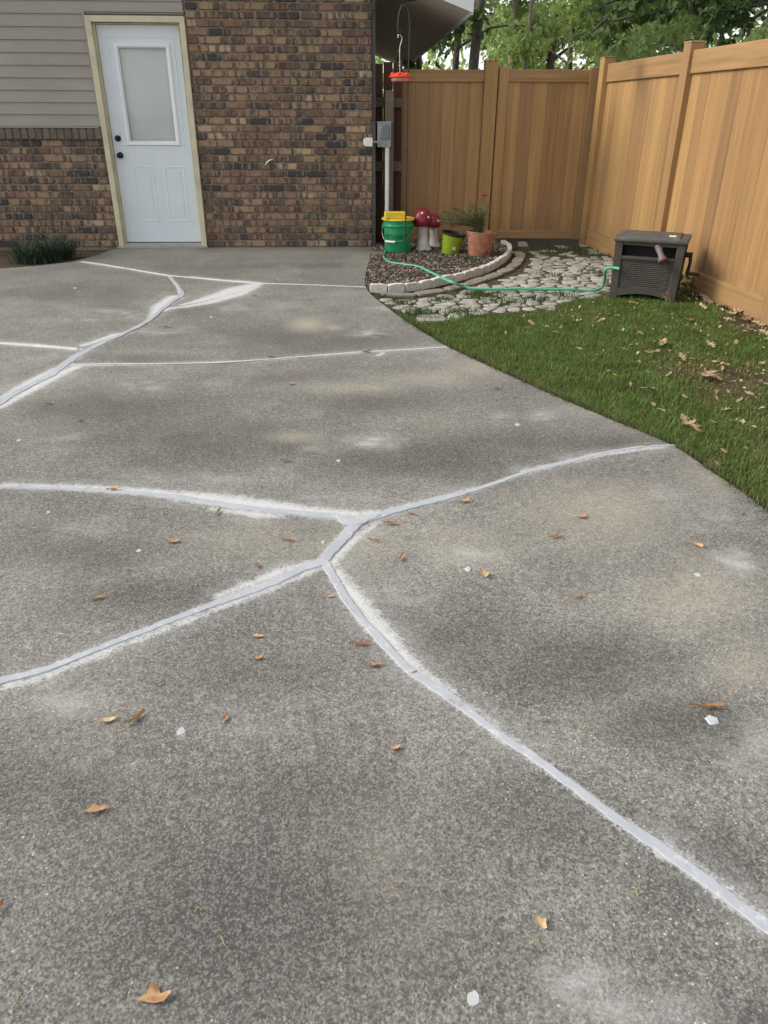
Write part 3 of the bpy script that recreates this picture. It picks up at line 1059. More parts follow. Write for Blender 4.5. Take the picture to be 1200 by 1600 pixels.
# body of the house behind the faces, side wall, roof, eave
mb = MB()
mb.box(-9.0, HX-.013, WY+.21, 17.6, -.1, 2.42)
bt = NT('brick_side')
tcg = bt.n('ShaderNodeNewGeometry').outputs['Position']
cx = bt.n('ShaderNodeSeparateXYZ')
bt.l(tcg, cx.inputs[0])
cc = bt.n('ShaderNodeCombineXYZ')
bt.l(cx.outputs[1], cc.inputs[0])
bt.l(cx.outputs[2], cc.inputs[1])
brt = bt.n('ShaderNodeTexBrick')
bt.l(cc.outputs[0], brt.inputs['Vector'])
brt.inputs['Scale'].default_value = 1.0
brt.inputs['Brick Width'].default_value = MOD
brt.inputs['Row Height'].default_value = ROWH
brt.inputs['Mortar Size'].default_value = .006
brt.inputs['Color1'].default_value = (.17, .105, .07, 1)
brt.inputs['Color2'].default_value = (.06, .045, .04, 1)
brt.inputs['Mortar'].default_value = (.17, .135, .1, 1)
bt.out(brt.outputs['Color'], .9)
obj('side_wall', mb, bt.m, house)
EXE, EZE, SL = 1.165, 2.156, .333     # eave edge x, underside height, slope
YF, YB = 8.40, 17.95
RX = -4.4


def eave_z(x):
    return EZE+(EXE-x)*SL


# gable wall above
mb = MB()
z0 = 2.62
poly = [(HX-.012, 2.40), (HX-.012, eave_z(HX)-.005), (RX, eave_z(RX)-.005), (-9.0, eave_z(2*RX+9)-.005), (-9.0, 2.40)]
vs = [(x, WY+.06, zz) for x, zz in poly]+[(x, WY+.2, zz) for x, zz in poly]
mb.add(vs, [tuple(range(5)), tuple(range(9, 4, -1))]+[(i, i+5, (i+1) % 5+5, (i+1) % 5) for i in range(5)])
obj('gable', mb, MAT['siding'], house)
mb = MB()
for sgn in (1, -1):
    xe = EXE if sgn == 1 else 2*RX-EXE
    vs = []
    for yy in (YF, YB):
        for (xx, dz) in ((xe, .006), (RX, .006), (RX, .17), (xe, .17)):
            vs.append((xx, yy, (eave_z(EXE) if xx == xe else eave_z(RX))+dz))
    mb.add(vs, [(0, 1, 5, 4), (2, 3, 7, 6), (3, 0, 4, 7), (0, 3, 2, 1), (4, 5, 6, 7)])
roof = obj('roof', mb, MAT['roof'], house)
# fascia boards: front rake and eave
mb = MB()
for (xa, xb) in ((EXE+.02, RX), (RX, 2*RX-EXE-.02)):
    za = EZE+(EXE-xa)*SL if xb == RX else eave_z(RX)
    zb = eave_z(RX) if xb == RX else EZE
    lo, hi = -.010, .165
    vs = [(xa, YF-.022, za+lo), (xb, YF-.022, zb+lo), (xb, YF-.022, zb+hi), (xa, YF-.022, za+hi), (xa, YF-.002, za+lo), (xb, YF-.002, zb+lo), (xb, YF-.002, zb+hi), (xa, YF-.002, za+hi)]
    mb.add(vs, [(0, 1, 2, 3), (4, 7, 6, 5), (0, 4, 5, 1), (3, 2, 6, 7), (0, 3, 7, 4), (1, 5, 6, 2)])
obj('rake_board', mb, MAT['fascia'], roof)
mb = MB()
mb.box(EXE+.001, EXE+.022, YF-.001, YB, EZE-.030, EZE+.165)
obj('eave_board', mb, MAT['fascia'], roof)
# soffit panels, a strip at a time, with seams parallel to the gable
yy = YF
k = 0
while yy < YB-.05:
    wd = .31 if k == 0 else .406
    mb = MB()
    xa, xb = HX-.012, EXE
    y0, y1 = yy+.004, min(yy+wd, YB)-.004
    za, zb = eave_z(xa)-.002, eave_z(xb)-.002
    vs = [(xa, y0, za), (xb, y0, zb), (xb, y1, zb), (xa, y1, za), (xa, y0, za+.006), (xb, y0, zb+.006), (xb, y1, zb+.006), (xa, y1, za+.006)]
    mb.add(vs, [(0, 3, 2, 1), (4, 5, 6, 7), (0, 1, 5, 4), (1, 2, 6, 5), (2, 3, 7, 6), (3, 0, 4, 7)])
    obj('soffit_panel', mb, MAT['soffit'], roof)
    yy += wd
    k += 1
# small white mark on the bricks
p = [onY(*q, WY-.006) for q in ((414, 259), (417, 254), (421, 250.5), (426, 249))]
mb = MB().tube(p, [.003, .009, .008, .003], 6)
obj('paint_mark', mb.mesh('paint_mark', smooth=60), MAT['white_plastic'], house)
# white junction box on the corner with its short pipe
a, b = onY(567, 215, WY-.03), onY(584, 229, WY-.03)
mb = MB()
mb.box(a.x+.02, b.x-.012, WY-.055, WY-.004, b.z, a.z)
mb.box(a.x+.005, a.x+.035, WY-.048, WY-.008, b.z+.012, a.z-.012)
jb = obj('junction_box', mb.mesh('junction_box', .006), MAT['white_plastic'], house)
mb = MB().tube([(b.x-.02, WY-.03, (a.z+b.z)/2), (b.x+.05, WY-.03, (a.z+b.z)/2)], .012, 10)
obj('pipe', mb.mesh('pipe', smooth=50), MAT['grey_metal'], jb)
# black cable down the corner and along under the eave
cp = [onY(584, 190, WY-.02), onY(582.5, 120, WY-.02), onY(581, 60, WY-.02), onY(581, 30, WY-.02), onY(585, 16, WY-.03), onY(593, 7, WY-.05), onY(603, 2.5, WY-.10), onY(640, 1, WY-.16), onY(690, -8, WY-.2)]
mb = MB().tube(spline(cp, .03), .006, 8)
obj('cable', mb.mesh('cable', smooth=60), MAT['black'], house)
mb = MB()
mb.box(HX-.010, HX+.030, WY+.015, WY+.06, 0.0, 2.45)
obj('shaded_corner_trim', mb, simple('shaded_corner_trim', (.10, .095, .085), .7), house)  # trim strip coloured dark to carry the shadow gap beside the bricks

# ================================================================== FENCES
FZ = -.02
BY = 9.13        # back fence plane
FX, FY, FA = 2.7018, 9.0036, .0667
# old wooden fence beside the house
VY = BY
BY = WY+.24       # the old section stands a little nearer
of = thing('wooden_fence', 'old dark red wooden fence section with rails beside house corner', 'fence', (HX+.06, BY-.02, FZ))
xs0, xs1 = onY(584, 100, BY).x, onY(630, 100, BY).x
nb = 3
bw = (xs1-xs0)/nb
for i in range(nb):
    mb = MB()
    zt = onY(600, 94 if i == 1 else 99, BY).z+random.uniform(-.015, .01)
    mb.box(0, bw-.006, 0, .02, 0, zt-FZ)
    o = obj('board', mb.mesh('board', .002), MAT['oldwood'], of)
    o.location = (xs0+i*bw-of.location.x, .02+.006*(i % 2), 0)
for (pa, pb) in ((152, 168), (252, 268)):
    z1, z0 = onY(605, pa, BY-.04).z, onY(605, pb, BY-.04).z
    mb = MB()
    mb.box(xs0-of.location.x+.0, onY(629, 160, BY-.04).x-of.location.x, -.022, .018, z0-FZ, z1-FZ)
    obj('rail', mb.mesh('rail', .004), simple('rail_wood', (.13, .10, .075), .9, .2, 30), of)
# post with the electrical box
pc = onY(607.5, 300, BY-.14)
post = thing('wooden_post', 'weathered wooden post behind the grey electrical box', 'post', (pc.x, BY-.11, FZ))
mb = MB()
mb.box(-.046, .046, -.046, .046, 0, onY(607, 141, BY-.15).z-FZ)
obj('shaft', mb.mesh('post', .004), MAT['old_post'], post)
EYB = BY-.156
a, b = onY(589.5, 190.5, EYB-.06), onY(611, 230, EYB-.06)
eb = thing('electrical_box', 'grey metal electrical disconnect box above white conduit', 'electrical box', ((a.x+b.x)/2, EYB, b.z))
W_, H_ = (b.x-a.x)/2, a.z-b.z
mb = MB()
mb.box(-W_, W_, -.062, 0, 0, H_-.01)
obj('housing', mb.mesh('housing', .005), MAT['grey_metal'], eb)
mb = MB()
mb.box(-W_-.004, W_+.004, -.068, .0, H_-.012, H_+.004)
obj('hood', mb.mesh('hood', .003), MAT['grey_metal'], eb)
mb = MB()
x0, x1 = -W_*.45, W_*.75
mb.add([(x0-.012, -.0625, H_*.32), (x1+.008, -.0625, H_*.32), (x1+.0, -.0625, H_*.88), (x0+.01, -.0625, H_*.88), (x0, -.082, H_*.34), (x1, -.082, H_*.34), (x1-.008, -.076, H_*.85), (x0+.018, -.076, H_*.85)],
       [(4, 5, 6, 7), (0, 1, 5, 4), (1, 2, 6, 5), (2, 3, 7, 6), (3, 0, 4, 7)])
obj('cover', mb, MAT['grey_cover'], eb)
mb = MB().tube(spline([(0, -.064, .028), (-.006, -.074, .020), (-.008, -.074, .006), (.002, -.074, -.004), (.010, -.072, .006)], .006), .0035, 8)
obj('padlock_ring', mb.mesh('ring', smooth=60), MAT['steel'], eb)
ct, cb = onY(605, 230, EYB-.03), onY(604.5, 345, EYB-.03)
cd_ = thing('conduit_pipe', 'white plastic conduit running down from the electrical box', 'pipe', (cb.x, EYB-.03, FZ))
mb = MB().tube([(0, 0, 0), (0, 0, .6), (ct.x-cb.x, 0, ct.z-FZ+.005)], .0235, 16)
obj('conduit', mb.mesh('conduit', smooth=40), MAT['white_plastic'], cd_)


def vinyl_boards(parent, x0, x1, z0, z1, y, wd):
    nbd = max(1, round((x1-x0)/wd))
    bw = (x1-x0)/nbd
    for i in range(nbd):
        mb = MB()
        # tongue and groove: a flat face with small v joints
        prof = [(0, .004), (.004, 0), (bw-.004, 0), (bw, .004), (bw, .022), (0, .022)]
        vs = [(px, py, zz) for zz in (0, z1-z0) for px, py in prof]
        mb.add(vs, [(0, 1, 7, 6), (1, 2, 8, 7), (2, 3, 9, 8), (3, 4, 10, 9), (4, 5, 11, 10), (5, 0, 6, 11), (5, 4, 3, 2, 1, 0), (6, 7, 8, 9, 10, 11)])
        o = obj('board', mb, MAT['fence'], parent)
        o.location = (x0+i*bw, y, z0)


def vinyl_post(parent, x, y, h, wd=.127, name='post'):
    mb = MB()
    mb.box(-wd/2, wd/2, -wd/2, wd/2, 0, h)
    o = obj(name, mb.mesh('post', .005), MAT['fence'], parent)
    o.location = (x, y, 0)
    mb = MB()
    c = wd/2+.003
    mb.box(-c, c, -c, c, h, h+.010)
    mb.add([(-c, -c, h+.010), (c, -c, h+.010), (c, c, h+.010), (-c, c, h+.010), (0, 0, h+.018)], [(0, 1, 4), (1, 2, 4), (2, 3, 4), (3, 0, 4)])
    q = obj('post_cap', mb, MAT['fence'], o)
    return o


def rail(parent, x0, x1, z0, z1, y0, y1, name='rail', mat='fence_rail'):
    mb = MB()
    mb.box(0, x1-x0, y0, y1, 0, z1-z0)
    o = obj(name, mb.mesh(name, .004), MAT[mat], parent)
    o.location = (x0, 0, z0)
    return o


# back panel between old fence and gate
BY = VY
xb0 = onY(626, 250, BY).x
pL, pR = onY(752, 200, BY).x, onY(771.5, 200, BY).x
bf = thing('vinyl_fence', 'tan woodgrain privacy fence panel between house and gate', 'fence', (xb0, BY, FZ))
zt = onY(690, 108.5, BY-.02).z-FZ
zr = onY(690, 128, BY-.02).z-FZ
vinyl_boards(bf, .0, pL-xb0, .12, zr+.01, .0, .152)
rail(bf, 0, pL-xb0+.01, zr, zt, -.022, .04, 'top_rail')
rail(bf, 0, pL-xb0+.01, .02, .16, -.020, .04, 'bottom_rail')
vinyl_post(bf, (pL+pR)/2-xb0, .005, onY(762, 96, BY-.05).z-FZ, pR-pL)
# gate
gL, gR = onY(774, 200, BY).x, onY(929, 200, BY).x
gate = thing('fence_gate', 'tan woodgrain fence gate in the yard corner', 'gate', (gL, BY, FZ))
gw = gR-gL-.02
sw = .105
zgt = onY(830, 108.5, BY-.02).z-FZ
zgr = onY(830, 128, BY-.02).z-FZ
zb1 = onY(830, 360.5, BY-.03).z-FZ
vinyl_boards(gate, sw, gw-sw, zb1-.02, zgr+.01, .004, .150)
rail(gate, sw-.004, gw-sw+.004, zgr, zgt, -.020, .04, 'top_rail')
rail(gate, sw-.004, gw-sw+.004, .05, zb1, -.020, .04, 'bottom_rail')
for xx in (0, gw-sw):
    mb = MB()
    mb.box(0, sw, -.026, .044, 0, zgt+.022-.04)
    o = obj('stile', mb.mesh('stile', .004), MAT['fence'], gate)
    o.location = (xx, 0, .04)
# right fence, running from the corner towards the viewer; local x runs along it
ang = math.atan2(-math.cos(FA), math.sin(FA))
rf = thing('vinyl_fence', 'long tan woodgrain privacy fence along the right of the lawn', 'fence', (FX, FY, FZ), ang)
# local x along the fence towards the viewer, local -y faces the yard


def along(u, v):       # distance along the fence where a pixel's ray meets its plane
    d = ray(u, v)
    nrm = np.array([math.cos(FA), math.sin(FA), 0])
    t = ((np.array([FX, FY, 0])-CAMP) @ nrm)/(d @ nrm)
    p = CAMP+d*t
    return float((p-np.array([FX, FY, 0])) @ np.array([math.sin(FA), -math.cos(FA), 0]))


s2 = (along(1073, 83)+along(1092, 77))/2
FH = 1.7658-FZ
posts = [.0, s2, s2*2-.0, s2*3]
for i, s in enumerate(posts):
    if i == 0:
        o = vinyl_post(rf, .02, .0, FH+.055, .127)
    else:
        o = vinyl_post(rf, s, .01, FH+.055, .127)
for a, b in zip(posts, posts[1:]):
    vinyl_boards(rf, a+.06, b-.06, .12, FH-.15, .0, .168)
    rail(rf, a+.055, b-.055, FH-.165, FH, -.022, .04, 'top_rail')
    rail(rf, a+.055, b-.055, .0, .15-FZ, -.024, .04, 'bottom_rail')
# latch on the gap between gate and corner post
lp = onY(926.5, 218, BY-.07)
la = thing('gate_latch', 'small black latch between the gate and corner post', 'latch', lp)
mb = MB()
mb.box(-.02, .012, -.01, .02, -.03, .03)
mb.box(-.012, .030, -.022, -.008, -.008, .012)
mb.box(-.016, -.004, -.03, -.01, -.022, .022)
obj('latch_body', mb.mesh('latch_body', .003), MAT['black'], la)
mb = MB()
mb.tube([(0, .01, .03), (.006, .012, .16), (.014, .012, .30)], .006, 8)
obj('striker_rod', mb.mesh('rod', smooth=60), MAT['black'], la)

# ================================================================== BED, PATH
def poly_contains(poly, x, y):
    x, y = np.asarray(x), np.asarray(y)
    c = np.zeros(x.shape, bool)
    n = len(poly)
    for i in range(n):
        x0, y0 = poly[i][0], poly[i][1]
        x1, y1 = poly[(i+1) % n][0], poly[(i+1) % n][1]
        m = ((y0 > y) != (y1 > y))
        with np.errstate(divide='ignore', invalid='ignore'):
            xi = (x1-x0)*(y-y0)/(y1-y0)+x0
        c ^= m & (x < xi)
    return c


def sheet(name, poly, z, mat, step=.06, hump=None):
    xs_ = [p[0] for p in poly]
    ys_ = [p[1] for p in poly]
    bm = bmesh.new()
    f = bm.faces.new([bm.verts.new((p[0], p[1], z)) for p in poly])
    bmesh.ops.triangulate(bm, faces=[f])
    me = bpy.data.meshes.new(name)
    bm.to_mesh(me)
    bm.free()
    return obj(name, me, mat)


EDGE_PX = [(577, 453), (612, 453), (650, 449), (690, 441), (730, 431), (765, 419), (788, 405), (796, 394), (794, 387), (784, 382)]
edge_pts = spline([G(u, v) for u, v in EDGE_PX], .02)
bed_poly = [(p.x, p.y) for p in edge_pts]+[(1.66, BY), (HX+.03, BY), (HX+.02, WY+.02)]
for y in np.linspace(WY-.02, 6.45, 14):
    bed_poly.append((float(xr(y))+.012, float(y)))
o = sheet('planting_bed', bed_poly, .0, MAT['mulch'])
tag(o, 'dark mulch planting bed beside the house corner', kind='structure')
# bark chips and clods
pts = []
bb = np.array(bed_poly)
cx_ = rng.uniform(bb[:, 0].min(), bb[:, 0].max(), 16000)
cy_ = rng.uniform(bb[:, 1].min(), bb[:, 1].max(), 16000)
ok = poly_contains(bed_poly, cx_, cy_)
cx_, cy_ = cx_[ok][:7500], cy_[ok][:7500]
mb = MB()
for x, y in zip(cx_, cy_):
    sx, sy, sz = random.uniform(.006, .022), random.uniform(.004, .012), random.uniform(.002, .006)
    M = Matrix.Translation((x, y, .004+random.random()*.012)) @ Matrix.Rotation(random.uniform(0, 6.3), 4, 'Z') @ Matrix.Rotation(random.gauss(0, .45), 4, 'X') @ Matrix.Rotation(random.gauss(0, .45), 4, 'Y')
    mb.box(-sx, sx, -sy, sy, -sz, sz, M)
tag(obj('bark_chips', mb, MAT['chip']), 'loose bark chips and clods on the planting bed', 'mulch', kind='stuff')
# white edging blocks along the bed
L = [0]
for a, b in zip(edge_pts, edge_pts[1:]):
    L.append(L[-1]+(b-a).length)
tot = L[-1]
step = .150
ne = int(tot/step)
ORD = ['first', 'second', 'third', 'fourth', 'fifth', 'sixth', 'seventh', 'eighth', 'ninth', 'tenth', 'eleventh', 'twelfth', 'thirteenth', 'fourteenth', 'fifteenth', 'sixteenth', 'seventeenth', 'eighteenth', 'nineteenth', 'twentieth', 'twenty-first', 'twenty-second', 'twenty-third', 'twenty-fourth', 'twenty-fifth', 'twenty-sixth', 'twenty-seventh', 'twenty-eighth', 'twenty-ninth', 'thirtieth']


def at_len(s):
    i = max(0, min(len(L)-2, int(np.searchsorted(L, s))-1))
    t = (s-L[i])/max(1e-6, L[i+1]-L[i])
    p = edge_pts[i].lerp(edge_pts[i+1], t)
    d = (edge_pts[i+1]-edge_pts[i]).normalized()
    return p, d


def edging_mesh(wd, h, d):
    mb = MB()
    k = 7
    top = []
    for j in range(k):
        t = j/(k-1)
        top.append((-wd/2+wd*t, h-.006*(2*t-1)**4-.004*random.random()))
    prof = [(-wd/2, 0), (wd/2, 0)]+top[::-1]
    n = len(prof)
    vs = [(a, -d/2, b) for a, b in prof]+[(a, d/2, b) for a, b in prof]
    mb.add(vs, [tuple(range(n)), tuple(range(2*n-1, n-1, -1))]+[(i, i+n, (i+1) % n+n, (i+1) % n) for i in range(n)])
    return mb.mesh('edging_block', .004)


em = [edging_mesh(step-.006, .074+.005*random.uniform(-1, 1), .045) for _ in range(4)]
for i in range(ne):
    p, d = at_len((i+.5)*tot/ne)
    o = obj('edging_block', em[i % 4], MAT['edging'])
    o.location = (p.x, p.y, GZ+.005)
    o.rotation_euler = (random.gauss(0, .04), random.gauss(0, .03), math.atan2(d.y, d.x)+random.gauss(0, .03))
    tag(o, 'whitewashed scalloped edging block, %s from the driveway along the bed' % ORD[i], 'edging', 'white edging blocks round the bed')
# flat worn edging slabs outside
FLAT_PX = [(588, 459), (640, 459), (690, 452), (735, 441), (770, 430), (800, 416), (812, 402), (812, 394)]
flat_pts = spline([G(u, v) for u, v in FLAT_PX], .02)
L2 = [0]
for a, b in zip(flat_pts, flat_pts[1:]):
    L2.append(L2[-1]+(b-a).length)
nf = int(L2[-1]/.30)
for i in range(nf):
    s = (i+.5)*L2[-1]/nf
    k = min(len(flat_pts)-2, int(np.searchsorted(L2, s)))
    p = flat_pts[k]
    d = (flat_pts[k+1]-flat_pts[k-1]).normalized()
    mb = MB()
    lw = L2[-1]/nf/2-.006
    pr = []
    for j in range(14):
        a = 2*PI*j/14
        ca_, sa_ = math.cos(a), math.sin(a)
        pr.append((lw*math.copysign(abs(ca_)**.5, ca_)*random.uniform(.94, 1.02), .058*math.copysign(abs(sa_)**.5, sa_)*random.uniform(.85, 1.05)))
    mb.prism(pr, 0, .022)
    o = obj('edging_slab', mb.mesh('edging_slab', .005), MAT['flat_edging'])
    o.location = (p.x, p.y, GZ+.010)
    o.rotation_euler = (random.gauss(0, .03), random.gauss(0, .03), math.atan2(d.y, d.x))
    tag(o, 'flat brown edging slab outside the white blocks, %s from the driveway' % ORD[i], 'edging', 'flat brown slabs outside the edging')
# paver lying at the slab corner
pv = G(585, 401)
mb = MB()
mb.box(-.05, .05, -.10, .10, 0, .06)
o = obj('paver_brick', mb.mesh('paver_brick', .005), MAT['paver'])
o.location = (pv.x+.045, pv.y+.0, GZ+.01)
o.rotation_euler = (0, 0, .12)
tag(o, 'single brown paver brick between driveway edge and bucket', 'brick')

# cobble path
path_out = [(578, 459), (606, 479), (640, 491), (720, 491), (800, 486), (860, 478), (910, 464), (950, 458), (968, 440), (975, 400), (950, 385), (925, 381), (870, 381), (815, 380)]
pp = [G(u, v) for u, v in path_out]
inner = [G(u, v) for u, v in [(806, 392), (803, 404), (792, 417), (765, 430), (730, 442), (690, 451), (640, 458), (600, 460)]]
path_poly = [(p.x, p.y) for p in pp]+[(p.x, p.y) for p in inner]
o = sheet('cobble_path', path_poly, GZ+.009, MAT['path_soil'])
path_o = tag(o, 'path of pale irregular cobbles set in mossy soil', kind='structure')
bb = np.array(path_poly)
cand = []
tries = 0
while tries < 14000:
    tries += 1
    x, y = random.uniform(bb[:, 0].min(), bb[:, 0].max()), random.uniform(bb[:, 1].min(), bb[:, 1].max())
    r_ = .098+.055*mnoise.noise((x*5, y*5, 0))
    if all(((x-a)*.80)**2+((y-b)*1.12)**2 > r_*r_ for a, b in cand):
        cand.append((x, y))
ca_ = np.array(cand)
inside = poly_contains(path_poly, ca_[:, 0], ca_[:, 1])
fp = np.array([(p.x, p.y) for p in flat_pts])
inside &= np.array([np.hypot(*(fp-q).T).min() > .115 for q in ca_])
for i, (x, y) in enumerate(cand):
    if not inside[i]:
        continue
    mossy = G(870, 398)
    if y > 8.1+.25*mnoise.noise((x*3, y*3, 5)) and random.random() < .72:
        continue
    # cell of the point
    poly = [Vector((x-.2, y-.2)), Vector((x+.2, y-.2)), Vector((x+.2, y+.2)), Vector((x-.2, y+.2))]
    for j, (a, b) in enumerate(cand):
        if j == i or (a-x)**2+(b-y)**2 > .16:
            continue
        mid = Vector(((a+x)/2, (b+y)/2))
        nd = Vector((a-x, b-y)).normalized()
        mid -= nd*.008
        out = []
        for k in range(len(poly)):
            p, q = poly[k], poly[(k+1) % len(poly)]
            dp, dq = (p-mid).dot(nd), (q-mid).dot(nd)
            if dp <= 0:
                out.append(p)
            if dp*dq < 0:
                out.append(p.lerp(q, dp/(dp-dq)))
        poly = out
        if len(poly) < 3:
            break
    if len(poly) < 3:
        continue
    # chaikin rounding, then a low dome
    for _ in range(1):
        poly = [q for k in range(len(poly)) for q in (poly[k].lerp(poly[(k+1) % len(poly)], .22), poly[k].lerp(poly[(k+1) % len(poly)], .78))]
    c = Vector((x, y))
    nP = len(poly)
    h = random.uniform(.006, .015)
    tx, ty = random.gauss(0, .06), random.gauss(0, .06)
    vs, fs = [], []
    for fr, zz in ((1.0, -.01), (.97, h*.45), (.86, h*.9), (.45, h)):
        for q in poly:
            d = (q-c)*fr
            vs.append((d.x, d.y, zz+(d.x*tx+d.y*ty)*(zz > 0)+.004*mnoise.noise((q.x*20, q.y*20, fr*3))))
    for k in range(3):
        for m_ in range(nP):
            fs.append((k*nP+m_, k*nP+(m_+1) % nP, (k+1)*nP+(m_+1) % nP, (k+1)*nP+m_))
    fs.append(tuple(3*nP+m_ for m_ in range(nP)))
    mb = MB().add(vs, fs)
    o = obj('cobble', mb.mesh('cobble', smooth=50), MAT['cobble'], path_o)
    o.location = (x, y, GZ+.006)

# ================================================================== LAWN
lawn_front = []
lawn_poly = []
for y in np.linspace(1.0, 5.6, 30):
    lawn_poly.append((float(xr(y))+.006, float(y)))
lawn_poly += [(G(u, v).x, G(u, v).y) for u, v in [(645, 492), (720, 494), (800, 487), (860, 476), (910, 463), (950, 457), (985, 440), (1080, 432)]]
lawn_poly += [(2.78, 7.2), (3.14, 2.0), (3.2, 1.0)]


def grass_patch(name, xs_, ys_, hts, tint, wd, z0):
    N = len(xs_)
    a = rng.uniform(0, 2*PI, N)
    lean = rng.normal(0, .75, N)
    la = rng.uniform(0, 2*PI, N)
    dx_, dy_ = np.cos(a)*wd, np.sin(a)*wd
    bx_, by_ = np.cos(la)*np.abs(lean)*hts, np.sin(la)*np.abs(lean)*hts
    V = np.zeros((N, 5, 3), np.float32)
    V[:, 0] = np.stack([xs_-dx_, ys_-dy_, np.full(N, z0)], 1)
    V[:, 1] = np.stack([xs_+dx_, ys_+dy_, np.full(N, z0)], 1)
    V[:, 2] = np.stack([xs_+dx_*.8+bx_*.35, ys_+dy_*.8+by_*.35, z0+hts*.6], 1)
    V[:, 3] = np.stack([xs_-dx_*.8+bx_*.35, ys_-dy_*.8+by_*.35, z0+hts*.6], 1)
    V[:, 4] = np.stack([xs_+bx_, ys_+by_, z0+hts*np.clip(1-.35*np.abs(lean), .4, 1)], 1)
    idx = np.arange(N)[:, None]*5
    tri = np.concatenate([idx+np.array([0, 1, 2]), idx+np.array([0, 2, 3]), idx+np.array([3, 2, 4])], 0).astype(np.int32)
    me = bpy.data.meshes.new(name)
    me.vertices.add(N*5)
    me.vertices.foreach_set('co', V.ravel())
    me.loops.add(tri.size)
    me.loops.foreach_set('vertex_index', tri.ravel())
    me.polygons.add(len(tri))
    me.polygons.foreach_set('loop_start', np.arange(0, tri.size, 3, dtype=np.int32))
    me.update(calc_edges=True)
    at = me.color_attributes.new('tint', 'FLOAT_COLOR', 'POINT')
    cdat = np.ones((N, 5, 4), np.float32)
    cdat[:, :, :3] = tint[:, None, :]
    at.data.foreach_set('color', cdat.ravel())
    return me


bb = np.array(lawn_poly)
NG = 260000
gx_ = rng.uniform(bb[:, 0].min(), bb[:, 0].max(), NG)
gy_ = rng.uniform(1.6, bb[:, 1].max(), NG)
ok = poly_contains(lawn_poly, gx_, gy_)
gx_, gy_ = gx_[ok], gy_[ok]
# thin, brownish turf towards the fence
bare = np.clip(blob_mask(np.stack([gx_, gy_], 1), [(1150, 590, 80, 50, 1.0), (1060, 560, 60, 30, .5), (1170, 500, 60, 26, .9), (1090, 575, 60, 20, .9), (900, 480, 60, 10, .5), (1100, 450, 60, 14, .8), (1190, 690, 30, 40, .4)]), 0, 1)
nz = vnoise(gx_, gy_, 2.3)
keep = rng.random(len(gx_)) > bare*.80+np.clip(nz, 0, 1)*.35
gx_, gy_, bare, nz = gx_[keep], gy_[keep], bare[keep], nz[keep]
N = len(gx_)
hts = rng.uniform(.018, .040, N)*(1-.35*bare)*(1+.45*vnoise(gx_, gy_, 7.0, 21))
hts[rng.random(N) < .05] *= 1.7
nz2 = vnoise(gx_, gy_, 5.5, 9)
tint = np.zeros((N, 3))
base_g = np.array([.135, .215, .052])
dry = np.array([.30, .235, .125])
yel = np.array([.215, .250, .070])
t = rng.random(N)
tint[:] = base_g*(.65+.7*t[:, None])*(1+.35*nz2[:, None])
mixy = np.clip(.35*nz+.25+.5*bare, 0, .8)*rng.random(N)
tint = tint*(1-mixy[:, None])+yel*mixy[:, None]
isdry = rng.random(N) < .05+.28*bare
tint[isdry] = dry*(.6+.7*rng.random((isdry.sum(), 1)))
me = grass_patch('lawn_grass', gx_, gy_, hts, np.clip(tint, .01, .4), .0017, GZ)
tag(obj('lawn_grass', me, MAT['grass']), 'short green lawn grass beside the driveway', 'grass', kind='stuff')
# ragged fringe leaning over the slab's edge
ey = rng.uniform(1.6, 5.5, 5200)
ex = xr(ey)+rng.uniform(-.006, .030, len(ey))
ok = vnoise(ex, ey, 6.0, 3) > -.25
ex, ey = ex[ok], ey[ok]
tint = np.array([.10, .16, .045])*(.5+.9*rng.random((len(ex), 1)))
dr = rng.random(len(ex)) < .2
tint[dr] = np.array([.28, .21, .11])*(.6+.6*rng.random((dr.sum(), 1)))
me = grass_patch('edge_grass', ex, ey, rng.uniform(.03, .085, len(ex)), tint, .0019, GZ)
tag(obj('edge_grass', me, MAT['grass']), 'longer ragged grass along the driveway edge', 'grass', kind='stuff')
# tufts among the cobbles and longer blades along the slab edge
tx_, ty_ = [], []
for (u, v, r_, n_) in [(760, 462, .16, 260), (745, 458, .10, 160), (690, 466, .10, 120), (655, 486, .14, 220), (625, 470, .08, 90), (840, 466, .12, 110), (880, 460, .12, 110), (790, 470, .12, 140), (720, 486, .14, 200), (600, 462, .05, 60), (850, 388, .3, 260), (900, 390, .25, 260), (940, 398, .18, 130), (820, 395, .1, 70), (930, 425, .15, 110), (870, 430, .2, 80)]:
    c = G(u, v)
    tx_ += list(rng.normal(c.x, r_*.5, n_))
    ty_ += list(rng.normal(c.y, r_*.5, n_))
sel = [i for i in range(len(tx_)) if tx_[i] > float(xr(ty_[i]))+.01]
tx_, ty_ = np.array(tx_)[sel], np.array(ty_)[sel]
tint = np.array([.07, .11, .03])*(.6+.8*rng.random((len(tx_), 1)))
me = grass_patch('path_weeds', tx_, ty_, rng.uniform(.02, .055, len(tx_)), tint, .0028, GZ+.01)
tag(obj('path_weeds', me, MAT['grass']), 'small weeds and grass growing between the cobbles', 'weeds', kind='stuff')

